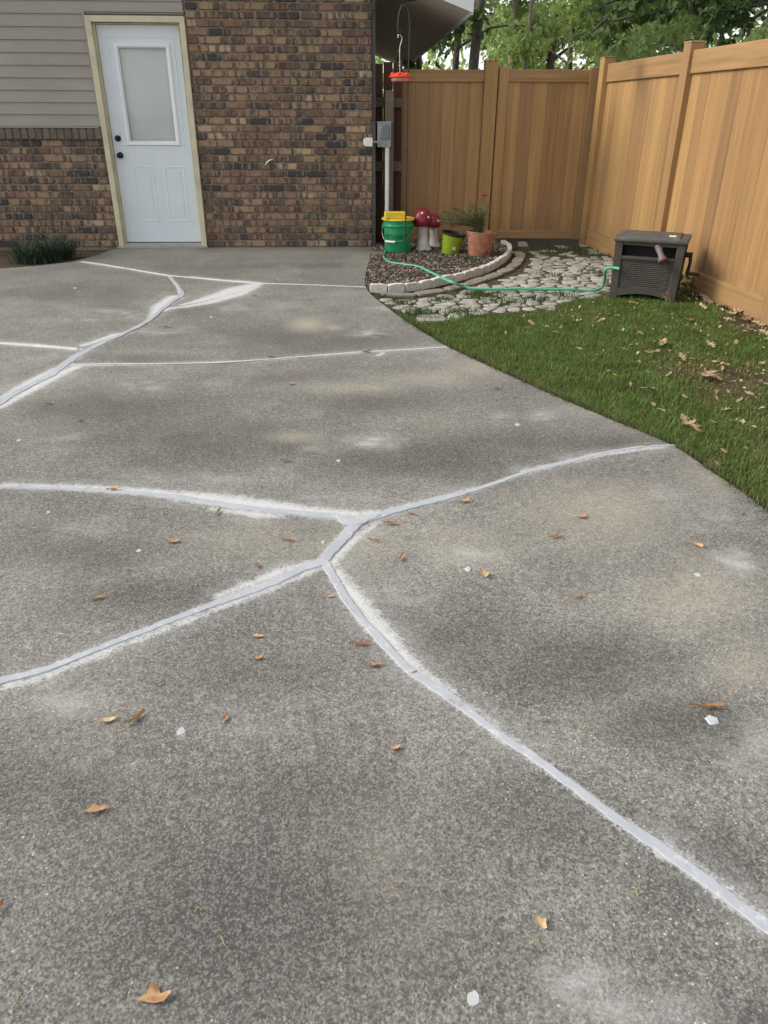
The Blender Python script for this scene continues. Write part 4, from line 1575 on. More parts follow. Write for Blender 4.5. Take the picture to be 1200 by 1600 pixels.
# ================================================================== GARDEN THINGS
# shepherd's hook
HP = G(633, 410, .0)
HY = HP.y
hk = thing('shepherds_hook', 'tall dark iron shepherd hook standing in the mulch bed', 'garden hook', (HP.x, HY, .0))
top = [onY(u, v, HY)-Vector((HP.x, HY, 0)) for u, v in [(633, 408), (634.5, 300), (635.5, 233), (637.5, 130), (639.5, 60), (640, 35), (638, 18), (633, 8.5), (628, 9), (624, 18), (622, 32), (621, 44), (622.5, 51), (625, 52), (626, 48)]]
top[0].z = -.1
rad = None
sp = spline(top, .04)
mb = MB().tube(sp, .0065, 8)
obj('hook_rod', mb.mesh('hook_rod', smooth=60), MAT['iron'], hk)
mb = MB().tube([onY(635.5, 237, HY)-Vector((HP.x, HY, 0)), onY(635.6, 231, HY)-Vector((HP.x, HY, 0))], .010, 10)
obj('rod_joint', mb.mesh('rod_joint', smooth=40), MAT['iron'], hk)
# feeder
fc = onY(625.5, 121, HY)
fd = thing('hummingbird_feeder', 'bright red saucer feeder hanging from the iron hook', 'bird feeder', fc)
wpx = (onY(644, 121, HY)-onY(607, 121, HY)).length/2
prof = [(0, .006), (wpx*.55, .004), (wpx*.90, -.002), (wpx*.97, .004), (wpx*.93, .010), (wpx*.70, .026), (wpx*.42, .036), (wpx*.15, .040), (0, .040)]
mb = MB().lathe(prof, 32)
for k in range(6):          # feeding ports
    a = 2*PI*k/6+.3
    M = Matrix.Translation((wpx*.72*math.cos(a), wpx*.72*math.sin(a), .022))
    mb.lathe([(.018, 0), (.014, .010), (.006, .014), (0, .014)], 10, M)
    M2 = Matrix.Rotation(a, 4, 'Z')
    mb.add([M2 @ Vector(q) for q in ((wpx*.93, -.016, .004), (wpx*1.10, 0, .003), (wpx*.93, .016, .004), (wpx*.93, 0, .012))], [(0, 1, 3), (1, 2, 3), (0, 2, 1)])
obj('cover', mb.mesh('cover', smooth=50), MAT['feeder'], fd)
mb = MB().lathe([(0, -.034), (wpx*.60, -.034), (wpx*.74, -.028), (wpx*.80, -.004), (wpx*.80, -.001), (0, -.001)], 32)
obj('bowl', mb.mesh('bowl', smooth=40), MAT['feeder_base'], fd)
rodp = [onY(u, v, HY)-fc for u, v in [(625, 117), (624.5, 100), (624.5, 76), (627, 66), (628, 59), (625, 54), (622, 54.5), (622, 59)]]
mb = MB().tube(spline(rodp, .015), .0045, 8)
for v in (98, 103, 81):
    q = onY(624.6, v, HY)-fc
    mb.lathe([(0, -.007), (.008, -.004), (.009, 0), (.008, .004), (0, .007)], 10, Matrix.Translation(q))
obj('hanging_rod', mb.mesh('hanging_rod', smooth=60), MAT['steel'], fd)

# bucket
bc = G(621.5, 396)
Rb = .150
BYc = 8.33
bx = onY(621.5, 396, BYc).x
zb = .0
zt = onY(621, 342, BYc-.05).z
Hb = zt-zb
bk = thing('bucket', 'green plastic bucket with yellow rim standing in the mulch', 'bucket', (bx, BYc, zb))
r0, r1 = .135, .157
prof = [(0, 0), (r0-.004, 0), (r0, .006), (r0+.013, Hb*.70), (r0+.014, Hb*.775), (r1+.005, Hb*.785), (r1+.008, Hb*.82), (r1+.003, Hb*.85), (r0+.018, Hb*.86), (r0+.019, Hb*.98), (r0+.015, Hb*.985), (r0+.008, Hb*.70), (r0-.006, .01), (0, .01)]
mb = MB().lathe(prof, 48)
body = obj('body', mb.mesh('bucket_body', smooth=35), MAT['bucket'], bk)
# yellow rim ring
ri, ro = r0-.006, r1+.016
prof = [(ri, Hb-.006), (ri, Hb+.004), (ri+.010, Hb+.010), (ro-.004, Hb+.006), (ro, Hb+.001), (ro, Hb-.008), (ro-.006, Hb-.011), (ro-.012, Hb-.008), (ri, Hb-.006)]
mb = MB()
seg = 48
vs = [(r*math.cos(2*PI*k/seg), r*math.sin(2*PI*k/seg), z) for r, z in prof for k in range(seg)]
mb.add(vs, [(i*seg+k, i*seg+(k+1) % seg, (i+1)*seg+(k+1) % seg, (i+1)*seg+k) for i in range(len(prof)-1) for k in range(seg)])
obj('rim', mb.mesh('rim', smooth=40), MAT['yellow'], bk)
# handle: from the right ear, down across the front to the grip on the left
rh = r1+.012
hp = []
for k in range(15):
    t = k/14
    a = math.radians(-22-(136)*t)       # around the front
    z = Hb*.74-(Hb*.36)*math.sin(PI*min(1, t*1.02))**.8
    hp.append(((rh+.012*math.sin(PI*t))*math.cos(a), (rh+.012*math.sin(PI*t))*math.sin(a), z))
hp = spline([(rh*math.cos(math.radians(-12)), rh*math.sin(math.radians(-12)), Hb*.74), (rh*math.cos(math.radians(-35)), rh*math.sin(math.radians(-35)), Hb*.60), (rh*math.cos(math.radians(-65)), rh*math.sin(math.radians(-65)), Hb*.47), (rh*math.cos(math.radians(-95)), rh*math.sin(math.radians(-95)), Hb*.385), (rh*math.cos(math.radians(-120)), rh*math.sin(math.radians(-120)), Hb*.37), (rh*math.cos(math.radians(-150)), rh*math.sin(math.radians(-150)), Hb*.40), (rh*math.cos(math.radians(-178)), rh*math.sin(math.radians(-178)), Hb*.62), (rh*math.cos(math.radians(-192)), rh*math.sin(math.radians(-192)), Hb*.74)], .02)
mb = MB().tube(hp, .0028, 8)
hd = obj('handle', mb.mesh('handle', smooth=60), MAT['steel'], bk)
gp = [(rh*1.02*math.cos(math.radians(a)), rh*1.02*math.sin(math.radians(a)), Hb*.375) for a in (-103, -110, -118, -126, -134, -141)]
mb = MB().tube(gp, .011, 10)
obj('grip', mb.mesh('grip', smooth=50), MAT['white_plastic'], hd)
for a in (-12, -192):
    q = Matrix.Rotation(math.radians(a), 4, 'Z')
    mb = MB().box(r1-.006, r1+.016, -.014, .014, Hb*.70, Hb*.77, q)
    obj('handle_ear', mb.mesh('ear', .004), MAT['bucket'], bk)


def wrap_text(txt, size, ang0, zc, R0, R1, H):
    cu = bpy.data.curves.new('txt', 'FONT')
    cu.body = txt
    cu.size = size
    cu.align_x = 'CENTER'
    cu.extrude = .0
    ob = bpy.data.objects.new('tmp_text', cu)
    COL.objects.link(ob)
    dg = bpy.context.evaluated_depsgraph_get()
    me = bpy.data.meshes.new_from_object(ob.evaluated_get(dg))
    bpy.data.objects.remove(ob)
    bm = bmesh.new()
    bm.from_mesh(me)
    bmesh.ops.subdivide_edges(bm, edges=[e for e in bm.edges if e.calc_length() > .012], cuts=2)
    for v in bm.verts:
        z = zc+v.co.y
        r = R0+(R1-R0)*z/H+.0018
        a = ang0+v.co.x/r
        v.co = (r*math.cos(a), r*math.sin(a), z)
    bm.to_mesh(me)
    bm.free()
    me.materials.clear()
    return me


me = wrap_text('MENARDS', .062, math.radians(-103), Hb*.46, r0, r0+.013, Hb*.68)
o = obj('lettering', me, MAT['ink'], body)
mb = MB()
for z_, a0, a1, hh in ((Hb*.435, -150, -62, .004), (Hb*.325, -150, -92, .010)):
    ns = 18
    vs = []
    for k in range(ns+1):
        a = math.radians(a0+(a1-a0)*k/ns)
        wv = .003*math.sin(k*2.1) if hh > .006 else 0
        for dz in (0, hh):
            r = r0+.013*(z_+dz)/(Hb*.68)+.0018
            vs.append((r*math.cos(a), r*math.sin(a), z_+dz+wv))
    mb.add(vs, [(2*k, 2*k+2, 2*k+3, 2*k+1) for k in range(ns)])
obj('printed_lines', mb, MAT['ink'], body)
# sponge on the rim
mb = MB()
mb.box(-.105, .105, -.055, .055, 0, .062)
sp_o = obj('sponge', mb.mesh('sponge', .006), MAT['sponge'])
sc_ = onY(615.5, 338, BYc-.08)
sp_o.location = (bx-.040, BYc-.085, zb+Hb+.010)
sp_o.rotation_euler = (0, 0, .08)
tag(sp_o, 'yellow block sponge resting on top of the green bucket', 'sponge')
# small dark stake behind the hose
st = G(623, 408)
mb = MB()
mb.prism([(-.024, -.024), (.024, -.024), (.024, .024), (-.024, .024)], 0, .055)
mb.prism([(-.018, -.018), (.018, -.018), (.018, .018), (-.018, .018)], .055, .062)
o = obj('stake_cap', mb.mesh('stake_cap', .003), MAT['nozzle_grey'])
o.location = (st.x, st.y+.02, 0)
tag(o, 'short dark square stake cap beside the bucket', 'stake')


def mushroom(name, label, u0, v0, u1, uc, vt, vb, yy, dots):
    c = onY(u0, v0, yy)
    ctop = onY(uc, vt, yy)
    cbot = onY(uc, vb, yy)
    rc = (onY(u1, (vt+vb)/2, yy)-onY(uc, (vt+vb)/2, yy)).length
    t = thing(name, label, 'mushroom statue', (c.x, yy, 0))
    hcap = ctop.z-cbot.z
    lean = (ctop.x-c.x)
    zc = cbot.z
    prof = [(.098*rc/.11, 0), (.094*rc/.11, .012), (.070*rc/.11, zc*.25), (.055*rc/.11, zc*.55), (.055*rc/.11, zc*.9), (.06*rc/.11, zc+.01)]
    mb = MB()
    seg = 24
    vs = []
    for r, z in prof:
        for k in range(seg):
            vs.append((r*math.cos(2*PI*k/seg)+lean*z/zc, r*math.sin(2*PI*k/seg), z))
    mb.add(vs, [(i*seg+k, i*seg+(k+1) % seg, (i+1)*seg+(k+1) % seg, (i+1)*seg+k) for i in range(len(prof)-1) for k in range(seg)])
    obj('stem', mb.mesh('stem', smooth=60), MAT['stem_white'], t)
    M = Matrix.Translation((lean, 0, zc))
    prof = [(0, .004), (rc*.55, .0), (rc*.86, -.004), (rc*.97, hcap*.10), (rc, hcap*.24), (rc*.965, hcap*.42), (rc*.84, hcap*.64), (rc*.62, hcap*.83), (rc*.36, hcap*.95), (rc*.15, hcap*.99), (0, hcap)]
    cap = obj('cap', MB().lathe(prof, 32, M).mesh('cap', smooth=60), MAT['cap_red'], t)
    for (du, dv) in dots:
        q = onY(du, dv, yy)-Vector((c.x, yy, 0))
        dx, dz = q.x-lean, q.z-zc
        # surface depth at that height
        rr = np.interp(dz, [p[1] for p in prof[2:]], [p[0] for p in prof[2:]])
        dy = -math.sqrt(max(0, rr*rr-dx*dx))
        nrm = Vector((dx, dy, (dz-hcap*.25)*.9)).normalized()
        M2 = Matrix.Translation((dx+lean, dy, dz+zc)) @ nrm.to_track_quat('Z', 'Y').to_matrix().to_4x4()
        obj('spot', MB().lathe([(.013, -.006), (.012, .003), (.007, .005), (0, .006)], 14, M2).mesh('spot', smooth=60), MAT['dot'], cap)
    return t


mushroom('mushroom_statue', 'larger red capped mushroom statue with white spots, in front', 662, 394, 676, 660.5, 324.5, 352, 8.42, [(658.5, 331.5), (668.3, 338)])
mushroom('mushroom_statue', 'smaller red capped mushroom statue half hidden behind the larger', 678.5, 386, 689.5, 677.5, 333, 354, 8.66, [(684, 344)])

# lime pot, tilted
lc = G(703, 399)
yl = lc.y+.09
pl = onY(703, 399, yl)
ht = .215
lp_ = thing('plant_pot', 'tilted lime green plastic pot with dark empty inside', 'plant pot', (lc.x+.01, yl, .0))
lp_.rotation_euler = (.06, .16, 0)
prof = [(0, 0), (.088, 0), (.092, .004), (.106, ht*.55), (.116, ht*.90), (.122, ht*.905), (.123, ht), (.117, ht), (.112, ht*.93), (.090, .06), (0, .06)]
body = obj('pot_body', MB().lathe(prof[:5], 36).mesh('pot_body', smooth=35), MAT['lime'], lp_)
obj('pot_rim', MB().lathe([(.1165, ht*.905), (.123, ht*.91), (.124, ht), (.117, ht+.001), (.110, ht*.90), (.088, .05), (0, .05)], 36).mesh('pot_rim', smooth=35), MAT['black'], lp_)
mb = MB()
ns = 6
vs = []
for k in range(ns+1):
    a = math.radians(-92+22*k/ns)
    for z_ in (ht*.30, ht*.44):
        r = .092+.014*(z_/(ht*.55))+.0015
        vs.append((r*math.cos(a), r*math.sin(a), z_))
mb.add(vs, [(2*k, 2*k+2, 2*k+3, 2*k+1) for k in range(ns)])
obj('sticker', mb, MAT['sticker'], body)

# terracotta pot
tc_ = G(747, 403)
yt = tc_.y+.10
tp = thing('terracotta_pot', 'ridged terracotta pot with a chipped side near the bed edge', 'plant pot', (onY(748, 403, yt).x, yt, .0))
ht = .245
prof = [(0, 0), (.104, 0), (.108, .005)]
for k in range(1, 20):
    z = .005+ht*.80*k/20
    prof.append((.108+.030*(k/20)+(.0012 if k % 2 else -.0006), z))
prof += [(.139, ht*.83), (.141, ht*.88), (.145, ht*.95), (.148, ht*.98), (.147, ht), (.136, ht), (.134, ht*.88), (.12, ht*.80), (0, ht*.80)]
tbody = obj('pot_body', MB().lathe(prof, 44).mesh('pot_body', smooth=30), MAT['terra'], tp)
tp.rotation_euler = (0, .05, 0)
q = Vector((.052, -.106, .055))
obj('chip', MB().lathe([(.026, -.012), (.024, .004), (.012, .003), (0, -.002)], 9, Matrix.Translation(q) @ Matrix.Rotation(PI/2, 4, 'X')).mesh('chip'), simple('chip_dark', (.12, .05, .03), .9), tbody)
obj('potting_soil', MB().lathe([(0, ht*.84), (.07, ht*.835), (.130, ht*.81), (.12, ht*.78), (0, ht*.78)], 28).mesh('soil', smooth=60), MAT['mulch'], tp)

# spindly plant in the terracotta pot
pb = Vector((tp.location.x+.005, yt, ht*.82))
plant = thing('potted_plant', 'spindly green plant with one red flower in terracotta pot', 'plant', pb)
stem = MB()
leaf = MB()
tips = [(757, 306), (695, 332), (706, 326), (686, 341), (735, 320), (722, 333), (700, 338), (716, 342), (690, 348), (762, 330), (765, 340), (740, 335), (750, 325), (728, 345), (710, 348), (745, 342), (752, 336), (731, 328), (765, 318)]
flower_at = None
for i, (u, v) in enumerate(tips):
    e = onY(u, v, yt+random.uniform(-.06, .10))-pb
    c1 = Vector((e.x*.25, e.y*.3, e.z*.55+.02))
    pts_ = spline([Vector((random.uniform(-.02, .02), random.uniform(-.02, .02), -.02)), c1, e], .02)
    nn = len(pts_)
    stem.tube(pts_, [.0042*(1-.7*k/nn) for k in range(nn)], 5)
    if i == 0:
        flower_at = e
    for k in range(3, nn):
        for s_ in range(9 if i else 4):
            p = pts_[k]
            d = Vector((random.gauss(0, 1), random.gauss(0, 1), random.gauss(.3, .7))).normalized()
            ln = random.uniform(.02, .055)
            sd = d.orthogonal().normalized()*.0022
            leaf.add([p-sd, p+d*ln*.5+sd*1.3, p+d*ln, p+d*ln*.5-sd*1.3], [(0, 1, 2, 3)])
obj('stems', stem.mesh('stems', smooth=60), MAT['twig'], plant)
tag(obj('leaves', leaf, MAT['thin_leaf'], plant), kind='stuff')
fl = MB()
for k in range(9):
    a = 2*PI*k/9
    d = Vector((math.cos(a), math.sin(a)*.7, random.uniform(.1, .6)))
    sd = Vector((-math.sin(a), math.cos(a), 0))*.010
    p = flower_at
    fl.add([p, p+d*.022+sd*1.6, p+d*.042+Vector((0, 0, -.008)), p+d*.022-sd*1.6], [(0, 1, 2, 3)])
fl.lathe([(0, -.012), (.008, -.008), (.010, .004), (.005, .012), (0, .014)], 10, Matrix.Translation(flower_at))
obj('flower', fl, MAT['flower'], plant)
# low weeds in front of the pots
for (u, v, r_, n_, nm) in [(724, 408, .09, 60, 'low leafy weed in front of the lime green pot'), (738, 410, .08, 50, 'low leafy weed in front of the terracotta pot'), (683, 409, .05, 24, 'tiny pale seedling near the bucket in the mulch')]:
    c = G(u, v)
    wt = thing('weed_plant', nm, 'weed', (c.x, c.y+.02, .0))
    lf = MB()
    for k in range(n_):
        p = Vector((random.gauss(0, r_*.5), random.gauss(0, r_*.35), random.uniform(.0, .05)))
        d = Vector((random.gauss(0, 1), random.gauss(0, 1), random.uniform(.1, .9))).normalized()
        sd = d.cross(Vector((random.gauss(0, 1), random.gauss(0, 1), 1))).normalized()
        ln = random.uniform(.015, .035)
        lf.add([p, p+d*ln*.5+sd*ln*.3, p+d*ln, p+d*ln*.5-sd*ln*.3], [(0, 1, 2, 3)])
    obj('leaves', lf, MAT['weed'], wt)

# garden hose
HZ = .02
hpx = [(612, 386, .02), (603, 391, .02), (599.5, 400, .02), (604, 407, .02), (616, 411, .02), (634, 413.5, .02), (655, 417, .02), (672, 425, .03), (688, 433, .05), (700, 438.5, .085), (712, 443, .075), (724, 447.5, .03), (742, 451.5, .015), (770, 452, .012), (810, 451.5, .012), (850, 451.8, .012), (890, 452.5, .012), (910, 454, .0), (930, 454, .0), (941, 448, .02), (945, 436, .10), (945.5, 424, .18), (949, 419, .21), (958, 418.5, .215), (968, 420, .215)]
hps = [G(u, v, z) for u, v, z in hpx]
hs = thing('garden_hose', 'pale green garden hose winding from bucket to hose reel', 'hose', (hps[8].x, hps[8].y, 0))
mb = MB().tube([p-Vector(hs.location) for p in spline(hps, .02)], .0115, 12)
obj('hose_tube', mb.mesh('hose_tube', smooth=60), MAT['hose'], hs)

# ------------------------------------------------------------------ hose reel box
A, B = G(951, 467, GZ), G(1053, 476, GZ)
wdir = (B-A)
RW = wdir.length
rz = math.atan2(wdir.y, wdir.x)
mid = (A+B)/2
bdir = Vector((-wdir.y, wdir.x, 0)).normalized()
DEP = .40
# height from the photo: lid front edge
frontY = mid.y
RH = onY(1017, 373, frontY).z-GZ
reel = thing('hose_reel_box', 'dark brown resin hose reel cabinet standing on the lawn', 'hose reel', (mid.x, mid.y, GZ), rz)
hw = RW/2
TOPW = hw*1.045


def side_x(z):
    return hw+(TOPW-hw)*z/RH


mb = MB()
fr = .062


def slab(mb, x0, x1, z0, z1, y0, y1):
    return mb.box(x0, x1, y0, y1, z0, z1)


# corner posts
for s in (-1, 1):
    for (y0, y1) in ((0, .06), (DEP-.06, DEP)):
        x0b, x0t = s*hw, s*TOPW
        x1b, x1t = s*(hw-fr), s*(TOPW-fr)
        vs = [(x0b, y0, 0), (x1b, y0, 0), (x1b, y1, 0), (x0b, y1, 0), (x0t, y0, RH-.03), (x1t, y0, RH-.03), (x1t, y1, RH-.03), (x0t, y1, RH-.03)]
        fs = [(0, 1, 5, 4), (1, 2, 6, 5), (2, 3, 7, 6), (3, 0, 4, 7), (0, 3, 2, 1), (4, 5, 6, 7)]
        if s == 1:
            fs = [f[::-1] for f in fs]
        m2 = MB().add(vs, fs)
        obj('corner_post', m2.mesh('corner_post', .006), MAT['reel'], reel)
# front: top rail, slot with tray, woven panel, arched skirt
zs = [.075, .105, .355, .375, .405, .50, RH-.03]
zs = [z*RH/.57 for z in zs[:-1]]+[RH-.03]
ix = hw-fr+.002
m2 = MB()
slab(m2, -ix-.01, ix+.01, zs[5], zs[6], .006, .04)
slab(m2, -ix-.006, ix+.006, zs[3], zs[4], -.004, .05)
obj('front_rail', m2.mesh('front_rail', .005), MAT['reel'], reel)
m2 = MB()
slab(m2, -ix-.006, ix+.006, zs[3]+.01, RH-.05, .10, .11)
slab(m2, -ix-.006, ix+.006, zs[4]-.012, zs[4]-.004, .05, .11)
obj('slot', m2, MAT['reel_dark'], reel)
m2 = MB()
slab(m2, -ix-.006, ix+.006, zs[1], zs[3], .016, .03)
pan = obj('front_panel', m2, MAT['reel'], reel)
wv = MB()
nzr, nxr = 14, 18
for r_ in range(nzr):
    for c_ in range(nxr):
        x = -ix+.012+(2*ix-.024)*(c_+(.5 if r_ % 2 else 0)+.25)/(nxr+.5)
        z = zs[1]+.010+(zs[3]-zs[1]-.02)*(r_+.5)/nzr
        lx, lz = (2*ix)/nxr*.52, (zs[3]-zs[1])/nzr*.46
        tilt = .30 if r_ % 2 else .30
        M = Matrix.Translation((x, .016, z)) @ Matrix.Rotation(tilt, 4, 'Y')
        vs = [M @ Vector(q) for q in ((-lx, 0, -lz*.6), (0, 0, -lz), (lx, 0, -lz*.6), (lx, 0, lz*.6), (0, 0, lz), (-lx, 0, lz*.6), (-lx*.5, -.007, 0), (lx*.5, -.007, 0))]
        wv.add(vs, [(0, 1, 7, 6), (1, 2, 7), (2, 3, 7), (3, 4, 6, 7), (4, 5, 6), (5, 0, 6)])
tag(obj('woven_texture', wv.mesh('weave', smooth=60), MAT['reel'], pan), kind='stuff')
m2 = MB()
k = 14
vs = []
for j in range(k+1):
    t = j/k
    x = -ix-.004+(2*ix+.008)*t
    arch = .030*(1-(2*t-1)**2)
    for yy in (.002, .034):
        vs.append((x, yy, .030+arch))
        vs.append((x, yy, zs[1]+.004+arch*.45))
fs = []
for j in range(k):
    b_ = j*4
    fs += [(b_, b_+4, b_+5, b_+1), (b_+2, b_+3, b_+7, b_+6), (b_+1, b_+5, b_+7, b_+3), (b_, b_+2, b_+6, b_+4)]
m2.add(vs, fs)
obj('skirt', m2, MAT['reel'], reel)
for s in (-1, 1):
    vs = []
    for yy in (.05, DEP-.05):
        for z_ in (.03, RH-.04):
            xx = s*(side_x(z_)-.010)
            vs += [(xx, yy, z_), (xx-s*.014, yy, z_)]
    m2 = MB().add(vs, [(0, 2, 6, 4), (1, 5, 7, 3), (2, 3, 7, 6), (0, 4, 5, 1)])
    obj('side_panel', m2, MAT['reel'], reel)
m2 = MB()
slab(m2, -ix-.01, ix+.01, .03, RH-.04, DEP-.034, DEP-.012)
obj('back_panel', m2, MAT['reel'], reel)
m2 = MB()
c = TOPW+.012
m2.box(-c, c, -.016, DEP+.012, RH-.032, RH)
lid = obj('lid', m2.mesh('lid', .010, 40, 3), MAT['reel_lid'], reel)
m2 = MB()
m2.add([(-c+.030, .016, RH-.001), (c-.055, .016, RH-.001), (c-.055, DEP-.03, RH-.001), (-c+.030, DEP-.03, RH-.001), (-c+.045, .032, RH+.014), (c-.070, .032, RH+.014), (c-.070, DEP-.05, RH+.014), (-c+.045, DEP-.05, RH+.014)],
       [(4, 5, 6, 7), (0, 1, 5, 4), (1, 2, 6, 5), (2, 3, 7, 6), (3, 0, 4, 7)])
obj('lid_panel', m2.mesh('lid_panel', .004), MAT['reel_lid'], lid)
# crank on the right
m2 = MB()
kx = side_x(RH*.7)
m2.tube([(kx-.01, .17, RH*.74), (kx+.045, .17, RH*.74)], .020, 14)
m2.tube([(kx+.040, .17, RH*.78), (kx+.048, .165, RH*.62), (kx+.040, .15, RH*.44)], [.017, .013, .014], 10)
crank = obj('crank', m2.mesh('crank', .003, 40), MAT['black'], reel)
m2 = MB().tube([(kx+.034, .15, RH*.445), (kx+.075, .15, RH*.455), (kx+.135, .15, RH*.45)], [.014, .012, .013], 12)
obj('crank_handle', m2.mesh('crank_handle', smooth=40), MAT['black'], crank)
# paper scrap on the lid
o = obj('paper_scrap', MB().box(-.026, .026, -.040, .040, 0, .003).mesh('paper_scrap', .001), MAT['paper'])
Mr = Matrix.Translation(reel.location) @ Matrix.Rotation(rz, 4, 'Z')
pw = Mr @ Vector((c-.125, .085, RH+.0150))
o.location = pw
o.rotation_euler = (.0, 0, rz+.1)
tag(o, 'small white paper scrap lying on the hose reel lid', 'paper')
# spray nozzle resting in the slot
nzt = thing('spray_nozzle', 'red and grey hose nozzle hanging out of the reel slot', 'nozzle', Mr @ Vector((hw-fr-.105, -.005, zs[4]+.03)), rz)
nzt.scale = (1.15, 1.15, 1.15)
nd0, nd1 = Vector((-.022, .020, .045)), Vector((.030, -.045, -.040))
axis = (nd1-nd0)
ln = axis.length
Mq = Matrix.Translation(nd0) @ axis.to_track_quat('Z', 'Y').to_matrix().to_4x4()
obj('nozzle_grip', MB().lathe([(0, .0), (.020, .004), (.024, .020), (.019, ln*.4), (.020, ln*.6), (.028, ln*.80), (.027, ln*.86), (0, ln*.86)], 18, Mq).mesh('grip', smooth=40), MAT['nozzle_grey'], nzt)
obj('nozzle_collar', MB().lathe([(.0, ln*.855), (.0305, ln*.86), (.032, ln*.93), (.028, ln*1.0), (.016, ln*1.01), (0, ln)], 18, Mq).mesh('collar', smooth=40), MAT['nozzle_red'], nzt)
obj('nozzle_tail', MB().lathe([(0, -.022), (.018, -.02), (.025, -.004), (.0255, .012), (.019, .016)], 18, Mq).mesh('tail', smooth=40), MAT['nozzle_red'], nzt)


# ------------------------------------------------------------------ strap leaf clumps by the wall
for i, (u, v, r_, n_, nm) in enumerate([(34, 412, .17, 240, 'dark strap leaved grass clump, leftmost by the brick wall'), (66, 410, .15, 200, 'dark strap leaved grass clump, middle of the three by the wall'), (90, 405, .14, 200, 'dark strap leaved grass clump nearest the door')]):
    c = G(u, v)
    cl = thing('grass_clump', nm, 'plant', (c.x, c.y+.20, GZ), 0, 'grass clumps by the wall')
    lf = MB()
    for k in range(n_):
        a = random.uniform(0, 2*PI)
        ln = random.uniform(.20, .42)
        out = random.uniform(.45, 1.15)
        p0 = Vector((random.gauss(0, r_*.3), random.gauss(0, r_*.25), 0))
        d = Vector((math.cos(a), math.sin(a)*.6, 0))
        sd = Vector((-math.sin(a), math.cos(a), 0))*.0045
        pr = []
        for j in range(5):
            t = j/4
            q = p0+d*ln*out*t**1.3+Vector((0, 0, ln*(t-.55*out*t*t)))
            pr += [q-sd*(1-t*.8), q+sd*(1-t*.8)]
        lf.add(pr, [(2*j, 2*j+1, 2*j+3, 2*j+2) for j in range(4)])
    obj('blades', lf, MAT['strap'], cl)


# ================================================================== FALLEN LEAVES
def curl_leaf(L_, W_, curl, twist, seed):
    r = random.Random(seed*13+5)
    nu, nv = 9, 6
    tip = r.uniform(.25, .75)
    bend = r.uniform(-.35, .35)
    vs = []
    for i in range(nu):
        t = i/(nu-1)
        env = (min(1, t/tip) if t < tip else (1-t)/(1-tip))
        env = max(.06, env)**.55
        wl, wr = W_*env*r.uniform(.65, 1.25), W_*env*r.uniform(.65, 1.25)
        for j in range(nv):
            s = (j/(nv-1)-.5)*2
            wv = (wl if s < 0 else wr)
            x = (t-.5)*L_+bend*W_*.4*s
            y = s*wv*.5*math.cos(curl*abs(s)*.9)+bend*L_*(t-.5)**2
            z = math.sin(curl*abs(s))*wv*.5*(1.0 if s < 0 else .6)+.2*L_*twist*(t-.5)**2*2+.12*L_*twist*s*(t-.5)+.0012*r.uniform(-1, 1)
            vs.append((x, y, z))
    mz = min(v[2] for v in vs)
    vs = [(a, b, c-mz+.001) for a, b, c in vs]
    fs = [(i*nv+j, (i+1)*nv+j, (i+1)*nv+j+1, i*nv+j+1) for i in range(nu-1) for j in range(nv-1)]
    mb = MB().add(vs, fs)
    mb.tube([(-L_*.52+bend*0, bend*L_*.25, .004), (-L_*.60, bend*L_*.3, .003), (-L_*.70, bend*L_*.3+.002, .004)], .0008, 4)
    return mb.mesh('fallen_leaf', smooth=80)


def oak_leaf(L_, seed, n_lobes=5):
    r = random.Random(seed)
    # lobed star outline round a midrib
    out = []
    angs = [-.15, .45, .95, 1.5, 2.1, 2.75]
    pts_ = []
    for s in (1, -1):
        side = []
        for k, t in enumerate((.10, .34, .60, .84)):
            side.append((t-.04, s*.06*r.uniform(.7, 1.3)))
            side.append((t+.12*r.uniform(.6, 1.3), s*(.34-.10*abs(k-1.4))*r.uniform(.75, 1.25)))
        side.append((.93, s*.05))
        pts_.append(side)
    outline = [(0, 0)]+pts_[0]+[(1.06, 0)]+pts_[1][::-1]
    bm = bmesh.new()
    cv = bm.verts.new((.45, 0, 0))
    bv = [bm.verts.new((a, b, 0)) for a, b in outline]
    for i in range(len(bv)):
        bm.faces.new((cv, bv[i], bv[(i+1) % len(bv)]))
    bmesh.ops.subdivide_edges(bm, edges=bm.edges[:], cuts=1, use_grid_fill=True)
    cu, tw = r.uniform(.2, .9), r.uniform(-.5, .5)
    for v in bm.verts:
        x, y = v.co.x-.5, v.co.y
        v.co = Vector((x, y, cu*(y*y*1.6)+.35*cu*x*x+tw*x*y*.6+.03*math.sin(9*x+5*y)))*L_
    mz = min(v.co.z for v in bm.verts)
    for v in bm.verts:
        v.co.z += .002-mz
    me = bpy.data.meshes.new('fallen_leaf')
    bm.to_mesh(me)
    bm.free()
    me.shade_smooth()
    return me


cl_m = [curl_leaf(.052, .032, .9, 1.0, 1), curl_leaf(.045, .034, .7, .7, 2), curl_leaf(.060, .026, 1.15, 1.4, 3), curl_leaf(.042, .038, .8, .9, 4), curl_leaf(.050, .024, 1.2, .6, 5), curl_leaf(.048, .030, .5, 1.5, 6), curl_leaf(.056, .018, .9, 1.8, 7), curl_leaf(.044, .036, 1.1, .3, 8)]
big_piece = MB().add([Vector(q)*.030 for q in ((-1, -.55, .05), (-.45, .1, .10), (-.25, .95, .55), (.10, .80, .25), (.35, .25, .06), (.95, .30, .50), (1.05, .05, .55), (.75, -.60, .20), (.1, -.75, .03), (.1, -.1, .0))], [(9, 1, 0), (9, 2, 1), (9, 3, 2), (9, 4, 3), (9, 5, 4), (9, 6, 5), (9, 7, 6), (9, 8, 7), (9, 0, 8)]).mesh('fallen_leaf', smooth=80)
cl_m.append(big_piece)
ok_m = [oak_leaf(1.0, s) for s in range(6)]
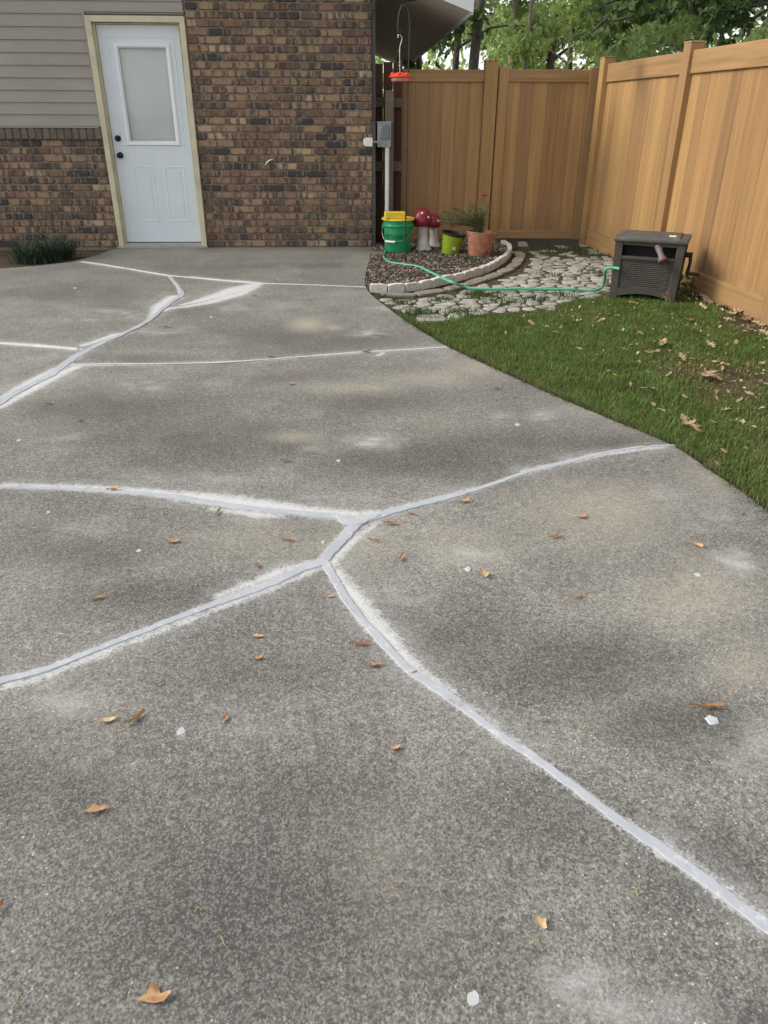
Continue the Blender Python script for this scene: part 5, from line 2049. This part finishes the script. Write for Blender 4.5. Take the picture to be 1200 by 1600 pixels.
for q in cl_m:
    q.materials.append(MAT['dry_orange'])
for q in ok_m:
    q.materials.append(MAT['dry_tan'])
DL = [  # driveway leaves: px, py, size in px, angle, label (None: one of many alike)
    (240, 1556, 46, -.1, 'large orange brown leaf piece flat on the concrete, nearest the viewer'),
    (845, 1441, 30, 2.0, 'curled rust leaf below the long diagonal sealed crack'),
    (1108, 1106, 38, -.1, 'long curled orange leaf just above a white sealant dab'),
    (152, 1266, 38, .2, 'long twisted brown leaf on the dark lower left concrete'),
    (166, 1127, 30, .05, 'pale curled leaf lying left of a twisted two-tone leaf'),
    (212, 1124, 34, .9, 'twisted leaf with dark stem end beside a pale curled leaf'),
    (352, 1123, 20, 1.3, 'small upright curled leaf right of a white sealant dab'),
    (617, 1170, 22, .1, 'small folded tan leaf left of the diagonal crack'),
    (152, 935, 22, .3, 'orange leaf between the two cracks near the left edge'),
    (403, 995, 20, .0, 'upper of two small leaves under the lower left crack'),
    (403, 1029, 20, .1, 'lower of two small leaves under the lower left crack'),
    (562, 1007, 28, .05, 'brown leaf touching the left edge of the diagonal crack'),
    (588, 1040, 24, .3, 'pale folded leaf left of the diagonal crack bend'),
    (757, 897, 26, 1.8, 'tall curled golden leaf beside a small sealant dab'),
    (900, 932, 22, .3, 'rust lobed leaf in the middle of the right slab'),
    (1088, 852, 20, 2.2, 'orange folded leaf far right of the slab near lawn'),
    (910, 808, 18, .2, 'small golden leaf near the right upper slab'),
    (868, 838, 22, .5, 'thin brown leaf left of the small golden leaf'),
    (610, 818, 22, .1, 'flat orange leaf just below the crack junction'),
    (641, 802, 16, -.6, 'small leaf lying on the sealed crack right of junction'),
    (585, 845, 18, .0, 'small red brown leaf below the crack junction'),
    (627, 872, 16, 1.3, 'tiny upright curled leaf below the flat orange leaf'),
    (727, 783, 18, .2, 'small rust leaf under the right hand crack'),
    (450, 844, 22, -.2, 'thin brown leaf left of the crack stem'),
    (402, 884, 16, 1.4, 'small upright leaf above the lower left crack'),
    (270, 847, 22, -.1, 'golden leaf between the cracks left of centre'),
    (341, 800, 16, 1.2, 'dark rust leaf just under the upper left crack'),
    (178, 765, 22, .1, 'brown leaf lying on the upper left crack'),
    (515, 932, 14, .1, 'small yellow leaf beside the top of the diagonal crack'),
    (250, 1068, 16, .7, 'small brown leaf near the left under the lower crack'),
    (1010, 695, 14, .3, 'small orange leaf at the lawn end of the crack'),
    (424, 558, 14, .2, 'small rust leaf on the thin far crack'),
    (573, 550, 14, .5, 'small brown leaf at the right part of the thin far crack'),
    (446, 720, 16, .4, 'small golden leaf on the dark middle slab'),
    (455, 600, 12, .2, None), (76, 632, 14, .3, None), (126, 657, 10, .6, None), (260, 511, 12, .3, None), (1, 1418, 22, 1.5, 'leaf cut off by the left edge low on the concrete'), (398, 462, 8, .4, None), (155, 567, 10, .8, None), (776, 608, 12, .3, None), (470, 560, 8, .2, None), (1183, 1390, 10, .6, None), (648, 1050, 9, .4, None),
]
for i, (u, v, szp, an, lab) in enumerate(DL):
    c = G(u, v, .004)
    px = (G(u+1, v)-G(u, v)).length
    me = cl_m[(i*5+i//3) % 8] if i else big_piece
    o = obj('fallen_leaf', me)
    s = szp*px/.052
    o.scale = (s, s if i else s*.62, s if i else s*.8)
    o.location = c
    o.rotation_euler = (random.uniform(-.2, .2), random.uniform(-.15, .15), an)
    tag(o, lab or 'very small dry leaf lying alone on the concrete slab', 'leaf', 'dry leaves on the driveway')
# thin curled stalks
for i, (u, v) in enumerate([(22, 1565), (66, 1556), (350, 1472), (310, 1425), (265, 1272), (150, 1188), (320, 1088), (465, 1272), (545, 1135), (990, 1395), (835, 1477), (720, 1100), (805, 1100), (668, 1120), (1120, 1172), (985, 1155), (915, 1140), (620, 1392), (652, 1275), (700, 1098), (30, 1300), (420, 1210), (90, 1085), (860, 1035), (785, 924), (1105, 820), (840, 800), (835, 780)]):
    c = G(u, v, .003)
    r = random.Random(i)
    ln = r.uniform(.010, .024)
    a = r.uniform(0, 6.28)
    pts_ = [Vector((ln*(t-.5), ln*.35*math.sin(t*3.0+i), .002+.006*math.sin(t*PI))) for t in np.linspace(0, 1, 8)]
    me = MB().tube(pts_, .0008, 5).mesh('dry_stalk', smooth=60)
    o = obj('dry_stalk', me, MAT['straw'])
    o.location = c
    o.rotation_euler = (0, 0, a)
    tag(o, 'thin curled straw coloured stalk lying on the concrete', 'stalk', 'dry stalks on the driveway')
# lawn leaves
LL = [(1077, 663, 42, 'large pale star shaped oak leaf on the lawn near slab end'), (1013, 607, 22, 'pale upright oak leaf in the middle of the lawn'), (1130, 571, 22, 'tan oak leaf near the bare patch of lawn'), (1105, 586, 38, 'long curled tan leaf pile edge on bare lawn'), (1036, 536, 20, 'cream oak leaf, left of a pair high on the lawn'), (1021, 550, 20, 'cream oak leaf, lower one of a pair high on the lawn'),
      (965, 493, 12, 'bright white scrap of leaf in front of the hose reel'), (1078, 500, 20, 'pale leaf right of the hose reel on the grass'), (1040, 470, 26, 'brown curled leaf leaning on the hose reel right foot'), (976, 475, 16, 'tan leaf left under the hose reel skirt'), (990, 474, 14, 'small tan leaf right under the hose reel skirt'), (803, 488, 14, 'pinkish pale leaf at the edge of the cobbles'), (1065, 558, 20, None), (1120, 590, 22, None), (1160, 584, 20, None), (1168, 570, 14, None), (1125, 690, 14, None), (1135, 640, 14, None), (1155, 640, 18, None), (1097, 607, 14, None), (1110, 538, 18, None), (1150, 535, 16, None), (1190, 568, 16, None), (1090, 515, 14, None), (1060, 505, 10, None), (940, 500, 12, None), (852, 510, 12, None), (870, 520, 14, None), (830, 505, 12, None), (905, 545, 10, None), (1000, 520, 12, None), (975, 545, 12, None), (1033, 640, 12, None), (1015, 695, 10, None), (1130, 705, 14, None), (1155, 730, 10, None), (1120, 725, 12, None), (1125, 690, 10, None), (1040, 520, 14, None),
      (1105, 470, 22, None), (1130, 480, 22, None), (1150, 488, 22, None), (1168, 497, 24, None), (1185, 506, 24, None), (1195, 520, 20, None), (1120, 465, 18, None), (1090, 455, 18, None), (1080, 445, 16, None), (1140, 500, 18, None), (1172, 515, 18, None), (1100, 480, 14, None), (1190, 485, 18, None), (1180, 495, 18, None), (950, 445, 16, None), (940, 430, 14, None), (925, 418, 12, None), (945, 415, 12, None), (915, 405, 10, None), (935, 405, 12, None), (880, 400, 8, None), (1115, 660, 12, None), (790, 520, 10, None), (760, 510, 10, None), (1185, 640, 14, None), (1170, 615, 14, None), (1145, 610, 12, None), (1195, 600, 14, None), (985, 600, 10, None), (950, 580, 10, None), (1045, 585, 12, None), (1070, 620, 10, None), (1030, 720, 12, None), (1090, 725, 10, None), (1165, 700, 12, None)]
for i, (u, v, szp, lab) in enumerate(LL):
    z = GZ+.028 if v > 462 or u > 1080 else GZ+.02
    c = G(u, v, z)
    if c.x > FX+math.tan(FA)*(FY-c.y)-.03:
        c.x = FX+math.tan(FA)*(FY-c.y)-.03-random.random()*.06
    px = (G(u+1, v)-G(u, v)).length
    o = obj('fallen_leaf', ok_m[i % 6])
    s = szp*px*1.15
    o.scale = (s, s, s)
    o.location = c
    o.rotation_euler = (random.uniform(-.35, .35), random.uniform(-.35, .35), random.uniform(0, 6.28))
    if lab and 'leaning' in lab:
        o.rotation_euler = (1.1, .3, .4)
        o.location.z += .03
    tag(o, lab or 'small dry tan leaf lying in the grass', 'leaf', 'dry leaves on the lawn')

# crumbled leaf litter on the thin turf and along the foot of the fence
lit = MB()
for k in range(900):
    if k < 420:
        t = random.random()
        yy = 4.2+3.6*t
        xx = FX+math.tan(FA)*(FY-yy)-.03-abs(random.gauss(0, .10))
    else:
        c = G(*random.choice([(1150, 590), (1060, 560), (1170, 520), (1090, 575), (900, 485), (1100, 455), (1180, 660), (1000, 500)]))
        xx, yy = random.gauss(c.x, .22), random.gauss(c.y, .25)
        if not poly_contains(lawn_poly, xx, yy):
            continue
    a = random.uniform(0, 6.28)
    q = random.uniform(.006, .020)
    M = Matrix.Translation((xx, yy, GZ+random.uniform(.012, .034))) @ Matrix.Rotation(a, 4, 'Z') @ Matrix.Rotation(random.gauss(0, .5), 4, 'X') @ Matrix.Rotation(random.gauss(0, .5), 4, 'Y')
    lit.add([M @ Vector(v) for v in ((-q, 0, 0), (-q*.1, -q*.5, q*.2), (q, -q*.1, 0), (q*.2, q*.55, q*.15))], [(0, 1, 2), (0, 2, 3)])
lm_ = NT('leaf_litter')
lc_ = lm_.ramp(lm_.n('ShaderNodeNewGeometry').outputs['Random Per Island'], [(0, (.16, .095, .05)), (.5, (.36, .25, .15)), (1, (.58, .46, .32))])
lm_.out(lc_, .75)
tag(obj('leaf_litter', lit, lm_.m), 'crumbled dry leaf litter on thin grass and along the fence foot', 'leaf litter', kind='stuff')

# ivy tuft behind the reel
c = G(1075, 452)
iv = thing('ivy_plant', 'grey green ivy tuft growing between hose reel and fence', 'plant', (c.x, c.y+.05, GZ))
lf = MB()
for k in range(110):
    p = Vector((random.gauss(0, .09), random.gauss(0, .08), random.uniform(.01, .13)))
    d = Vector((random.gauss(0, 1), random.gauss(0, 1)-.4, random.uniform(.0, .8))).normalized()
    sd = d.cross(Vector((random.gauss(0, .5), random.gauss(0, .5), 1))).normalized()
    ln = random.uniform(.03, .06)
    lf.add([p, p+d*ln*.4+sd*ln*.42, p+d*ln, p+d*ln*.4-sd*ln*.42], [(0, 1, 2, 3)])
obj('leaves', lf, MAT['weed'], iv)

# ================================================================== TREES
def leaf_cloud(centers, radii, counts, size, seed, droop=.3, aspect=.55, hollow=.0):
    r = np.random.default_rng(seed)
    Vs = []
    for c, rad, n_ in zip(centers, radii, counts):
        d = r.normal(0, 1, (n_, 3))
        d /= np.linalg.norm(d, axis=1)[:, None]
        rr = r.random((n_, 1))**(.45)
        # sub clumps for light and dark
        sub = r.normal(0, 1, (max(3, n_//60), 3))
        sub /= np.linalg.norm(sub, axis=1)[:, None]
        sub *= r.random((len(sub), 1))**.4
        pick = r.integers(0, len(sub), n_)
        p = sub[pick]*.85+r.normal(0, .16, (n_, 3))
        p = np.array(c)+p*np.array(rad)
        ax = r.normal(0, 1, (n_, 3))
        ax[:, 2] -= droop*2
        ax /= np.linalg.norm(ax, axis=1)[:, None]
        up = r.normal(0, 1, (n_, 3))
        sd = np.cross(ax, up)
        sd /= np.linalg.norm(sd, axis=1)[:, None]+1e-9
        s = size*r.uniform(.6, 1.3, (n_, 1))
        nrm = np.cross(ax, sd)
        Vs.append(np.stack([p, p+ax*s*.45+sd*s*aspect*.5+nrm*s*.08, p+ax*s, p+ax*s*.45-sd*s*aspect*.5+nrm*s*.08], 1))
    V = np.concatenate(Vs, 0).astype(np.float32)
    N = len(V)
    me = bpy.data.meshes.new('crown')
    me.vertices.add(N*4)
    me.vertices.foreach_set('co', V.ravel())
    me.loops.add(N*4)
    me.loops.foreach_set('vertex_index', np.arange(N*4, dtype=np.int32))
    me.polygons.add(N)
    me.polygons.foreach_set('loop_start', np.arange(0, N*4, 4, dtype=np.int32))
    me.update(calc_edges=True)
    return me


def tree(name, label, loc, h, tr, centers, radii, counts, size, mat, bark, seed, lean=(0, 0), group=None, droop=.3):
    r = random.Random(seed)
    t = thing(name, label, 'tree', loc, 0, group)
    mb = MB()
    pts_ = [Vector((lean[0]*k+.06*r.uniform(-1, 1)*(k > 0), lean[1]*k, h*k)) for k in (0, .15, .35, .55, .75, 1)]
    pts_[0].z = -.1
    tr *= .65
    sp = spline(pts_, .25)
    mb.tube(sp, [tr*(1.25 if k == 0 else 1-.75*k/len(sp)) for k in range(len(sp))], 10)
    for c in centers:
        c = Vector(c)
        k = min(range(len(sp)), key=lambda i: abs(sp[i].z-max(.2*h, c.z-.6*(c-sp[i]).length*.5)))
        a = sp[k]
        mid_ = a.lerp(c, .5)+Vector((0, 0, .12*(c-a).length))
        lm_ = spline([a, mid_, c], .2)
        mb.tube(lm_, [tr*.42*(1-.8*j/len(lm_)) for j in range(len(lm_))], 6)
    obj('trunk', mb.mesh('trunk', smooth=60), MAT[bark], t)
    obj('crown', leaf_cloud(centers, radii, counts, size, seed, droop), MAT[mat], t)
    return t


BG = 'trees beyond the fence'


def bgtree(u, y, label, h, tr, mat, bark, seed, low, n_, spread, size=.14, lean=(0, 0)):
    p = onY(u, 100, y)
    r = random.Random(seed)
    cs, rs, ns = [], [], []
    for k in range(9):
        a = r.uniform(0, 2*PI)
        q = r.uniform(.2, 1)*spread
        zc = r.uniform(low, min(h, low+3.6))
        cs.append((q*math.cos(a), q*math.sin(a), zc))
        rr = r.uniform(.6, 1.15)
        rs.append((rr*spread*.55, rr*spread*.55, rr*.62))
        ns.append(int(n_*.62))
    cs.append((0, 0, h))
    rs.append((spread*.9, spread*.9, h*.25))
    ns.append(n_)
    tree('leafy_tree', label, (p.x, y, GZ), h, tr, cs, rs, ns, size, mat, bark, seed, lean, BG)


bgtree(652, 15.5, 'thin dark trunked tree close to the house eave', 6.5, .10, 'leaf_light', 'bark', 1, 2.3, 500, 1.1, .13)
bgtree(700, 17.0, 'leaning dark trunked tree behind the back fence panel', 7, .13, 'leaf_mid', 'bark', 2, 2.6, 600, 1.5, .14, (.6, 0))
bgtree(728, 14.0, 'dark tree with thick leaning trunk left of gate post', 7, .16, 'leaf_dark', 'bark', 3, 2.7, 520, 1.1, .13, (.5, .2))
bgtree(800, 19.0, 'bright green tree above the gate with pale trunk', 7.5, .15, 'leaf_light', 'pale_bark', 4, 2.2, 650, 1.5, .15)
bgtree(818, 15.5, 'slender pale forked tree just behind the gate', 5.5, .07, 'leaf_light', 'pale_bark', 5, 2.3, 420, .9, .12)
bgtree(890, 22.0, 'yellow green tree above the right half of gate', 7, .14, 'leaf_light', 'bark', 6, 1.9, 800, 1.9, .16)
bgtree(860, 26.0, 'tall dark tree far behind the gate', 10, .22, 'leaf_mid', 'bark', 7, 3.0, 900, 2.4, .2)
bgtree(990, 20.0, 'broad mid green tree behind the corner post', 7.5, .18, 'leaf_light', 'bark', 8, 1.9, 800, 2.0, .16)
bgtree(1090, 17.0, 'mid green tree behind the right fence post', 7, .16, 'leaf_mid', 'bark', 9, 1.9, 700, 1.8, .15)
bgtree(1190, 15.0, 'leafy tree behind the far right fence', 7, .16, 'leaf_mid', 'bark', 10, 2.0, 600, 1.7, .14)
bgtree(770, 30.0, 'far mid green tree seen left above the gate', 11, .2, 'leaf_mid', 'bark', 12, 2.0, 1000, 2.8, .22)
bgtree(1010, 30.0, 'far light green tree behind the corner of yard', 9, .2, 'leaf_light', 'bark', 13, 2.0, 900, 2.6, .22)
# far wood that closes the view low down
cs, rs, ns = [], [], []
r = random.Random(5)
for k in range(44):
    cs.append((r.uniform(-2, 34), r.uniform(34, 46), r.uniform(.3, 2.3)))
    rr = r.uniform(1.3, 2.6)
    rs.append((rr*1.3, rr, rr))
    ns.append(620)
o = obj('far_wood', leaf_cloud(cs, rs, ns, .34, 77, .2, .7), MAT['leaf_light'])
tag(o, 'far wooded background closing the view behind the trees', 'woodland', kind='stuff')

# the near tree whose leafy boughs hang over the right fence
nb_ = Vector((6.6, 8.6, GZ))
near = thing('shade_tree', 'large tree overhanging the right fence, leaves coloured dark as if backlit', 'tree', nb_)
mb = MB()
tp_ = spline([Vector((0, 0, -.1)), Vector((-.1, .1, 1.6)), Vector((-.3, .1, 3.2)), Vector((-.5, 0, 5.5))], .25)
mb.tube(tp_, [.24*(1.3 if k == 0 else 1-.6*k/len(tp_)) for k in range(len(tp_))], 12)
boughs = [  # (depth, pixel path of the hanging sprays)
    (8.2, [(1200, -60), (1100, -30), (1020, 0), (960, 20), (925, 50)]),
    (8.6, [(1200, -30), (1120, 0), (1060, 12), (1000, 22), (950, 35)]),
    (8.0, [(1230, -40), (1180, 0), (1140, 22), (1110, 42)]),
    (8.8, [(1240, -10), (1200, 15), (1170, 32), (1130, 45)]),
    (9.4, [(1150, -60), (1060, -20), (985, -5), (930, 10)]),
    (7.8, [(1260, -30), (1200, 5), (1160, 12), (1095, 20)]),
]
cs, rs, ns = [], [], []
for (dy, px) in boughs:
    P = [onY(u, v, dy+random.uniform(-.25, .25))-nb_ for u, v in px]
    br = spline([Vector((-.35, .1, 3.3)), (Vector((-.35, .1, 3.6))+P[0])/2+Vector((0, 0, .4))]+P, .12)
    mb.tube(br, [.045*(1-.85*k/len(br))+.003 for k in range(len(br))], 6)
    for k, q in enumerate(spline(P, .16)):
        cs.append(q+Vector((random.gauss(0, .05), random.gauss(0, .1), random.gauss(.02, .06))))
        rs.append((.19, .24, .13))
        ns.append(46)
for k in range(8):
    cs.append((random.uniform(-1.6, 1.8), random.uniform(-1.8, 1.8), random.uniform(3.6, 6)))
    rs.append((.9, .9, .7))
    ns.append(420)
obj('trunk', mb.mesh('trunk', smooth=60), MAT['bark'], near)
MAT['leaf_shade'] = mat_leafy('leaf_shade', [(.028, .056, .018), (.050, .092, .026), (.075, .125, .036)], .4)  # backlit darkness of the boughs is painted into these greens
obj('crown', leaf_cloud(cs, rs, ns, .085, 41, .45, .62), MAT['leaf_shade'], near)
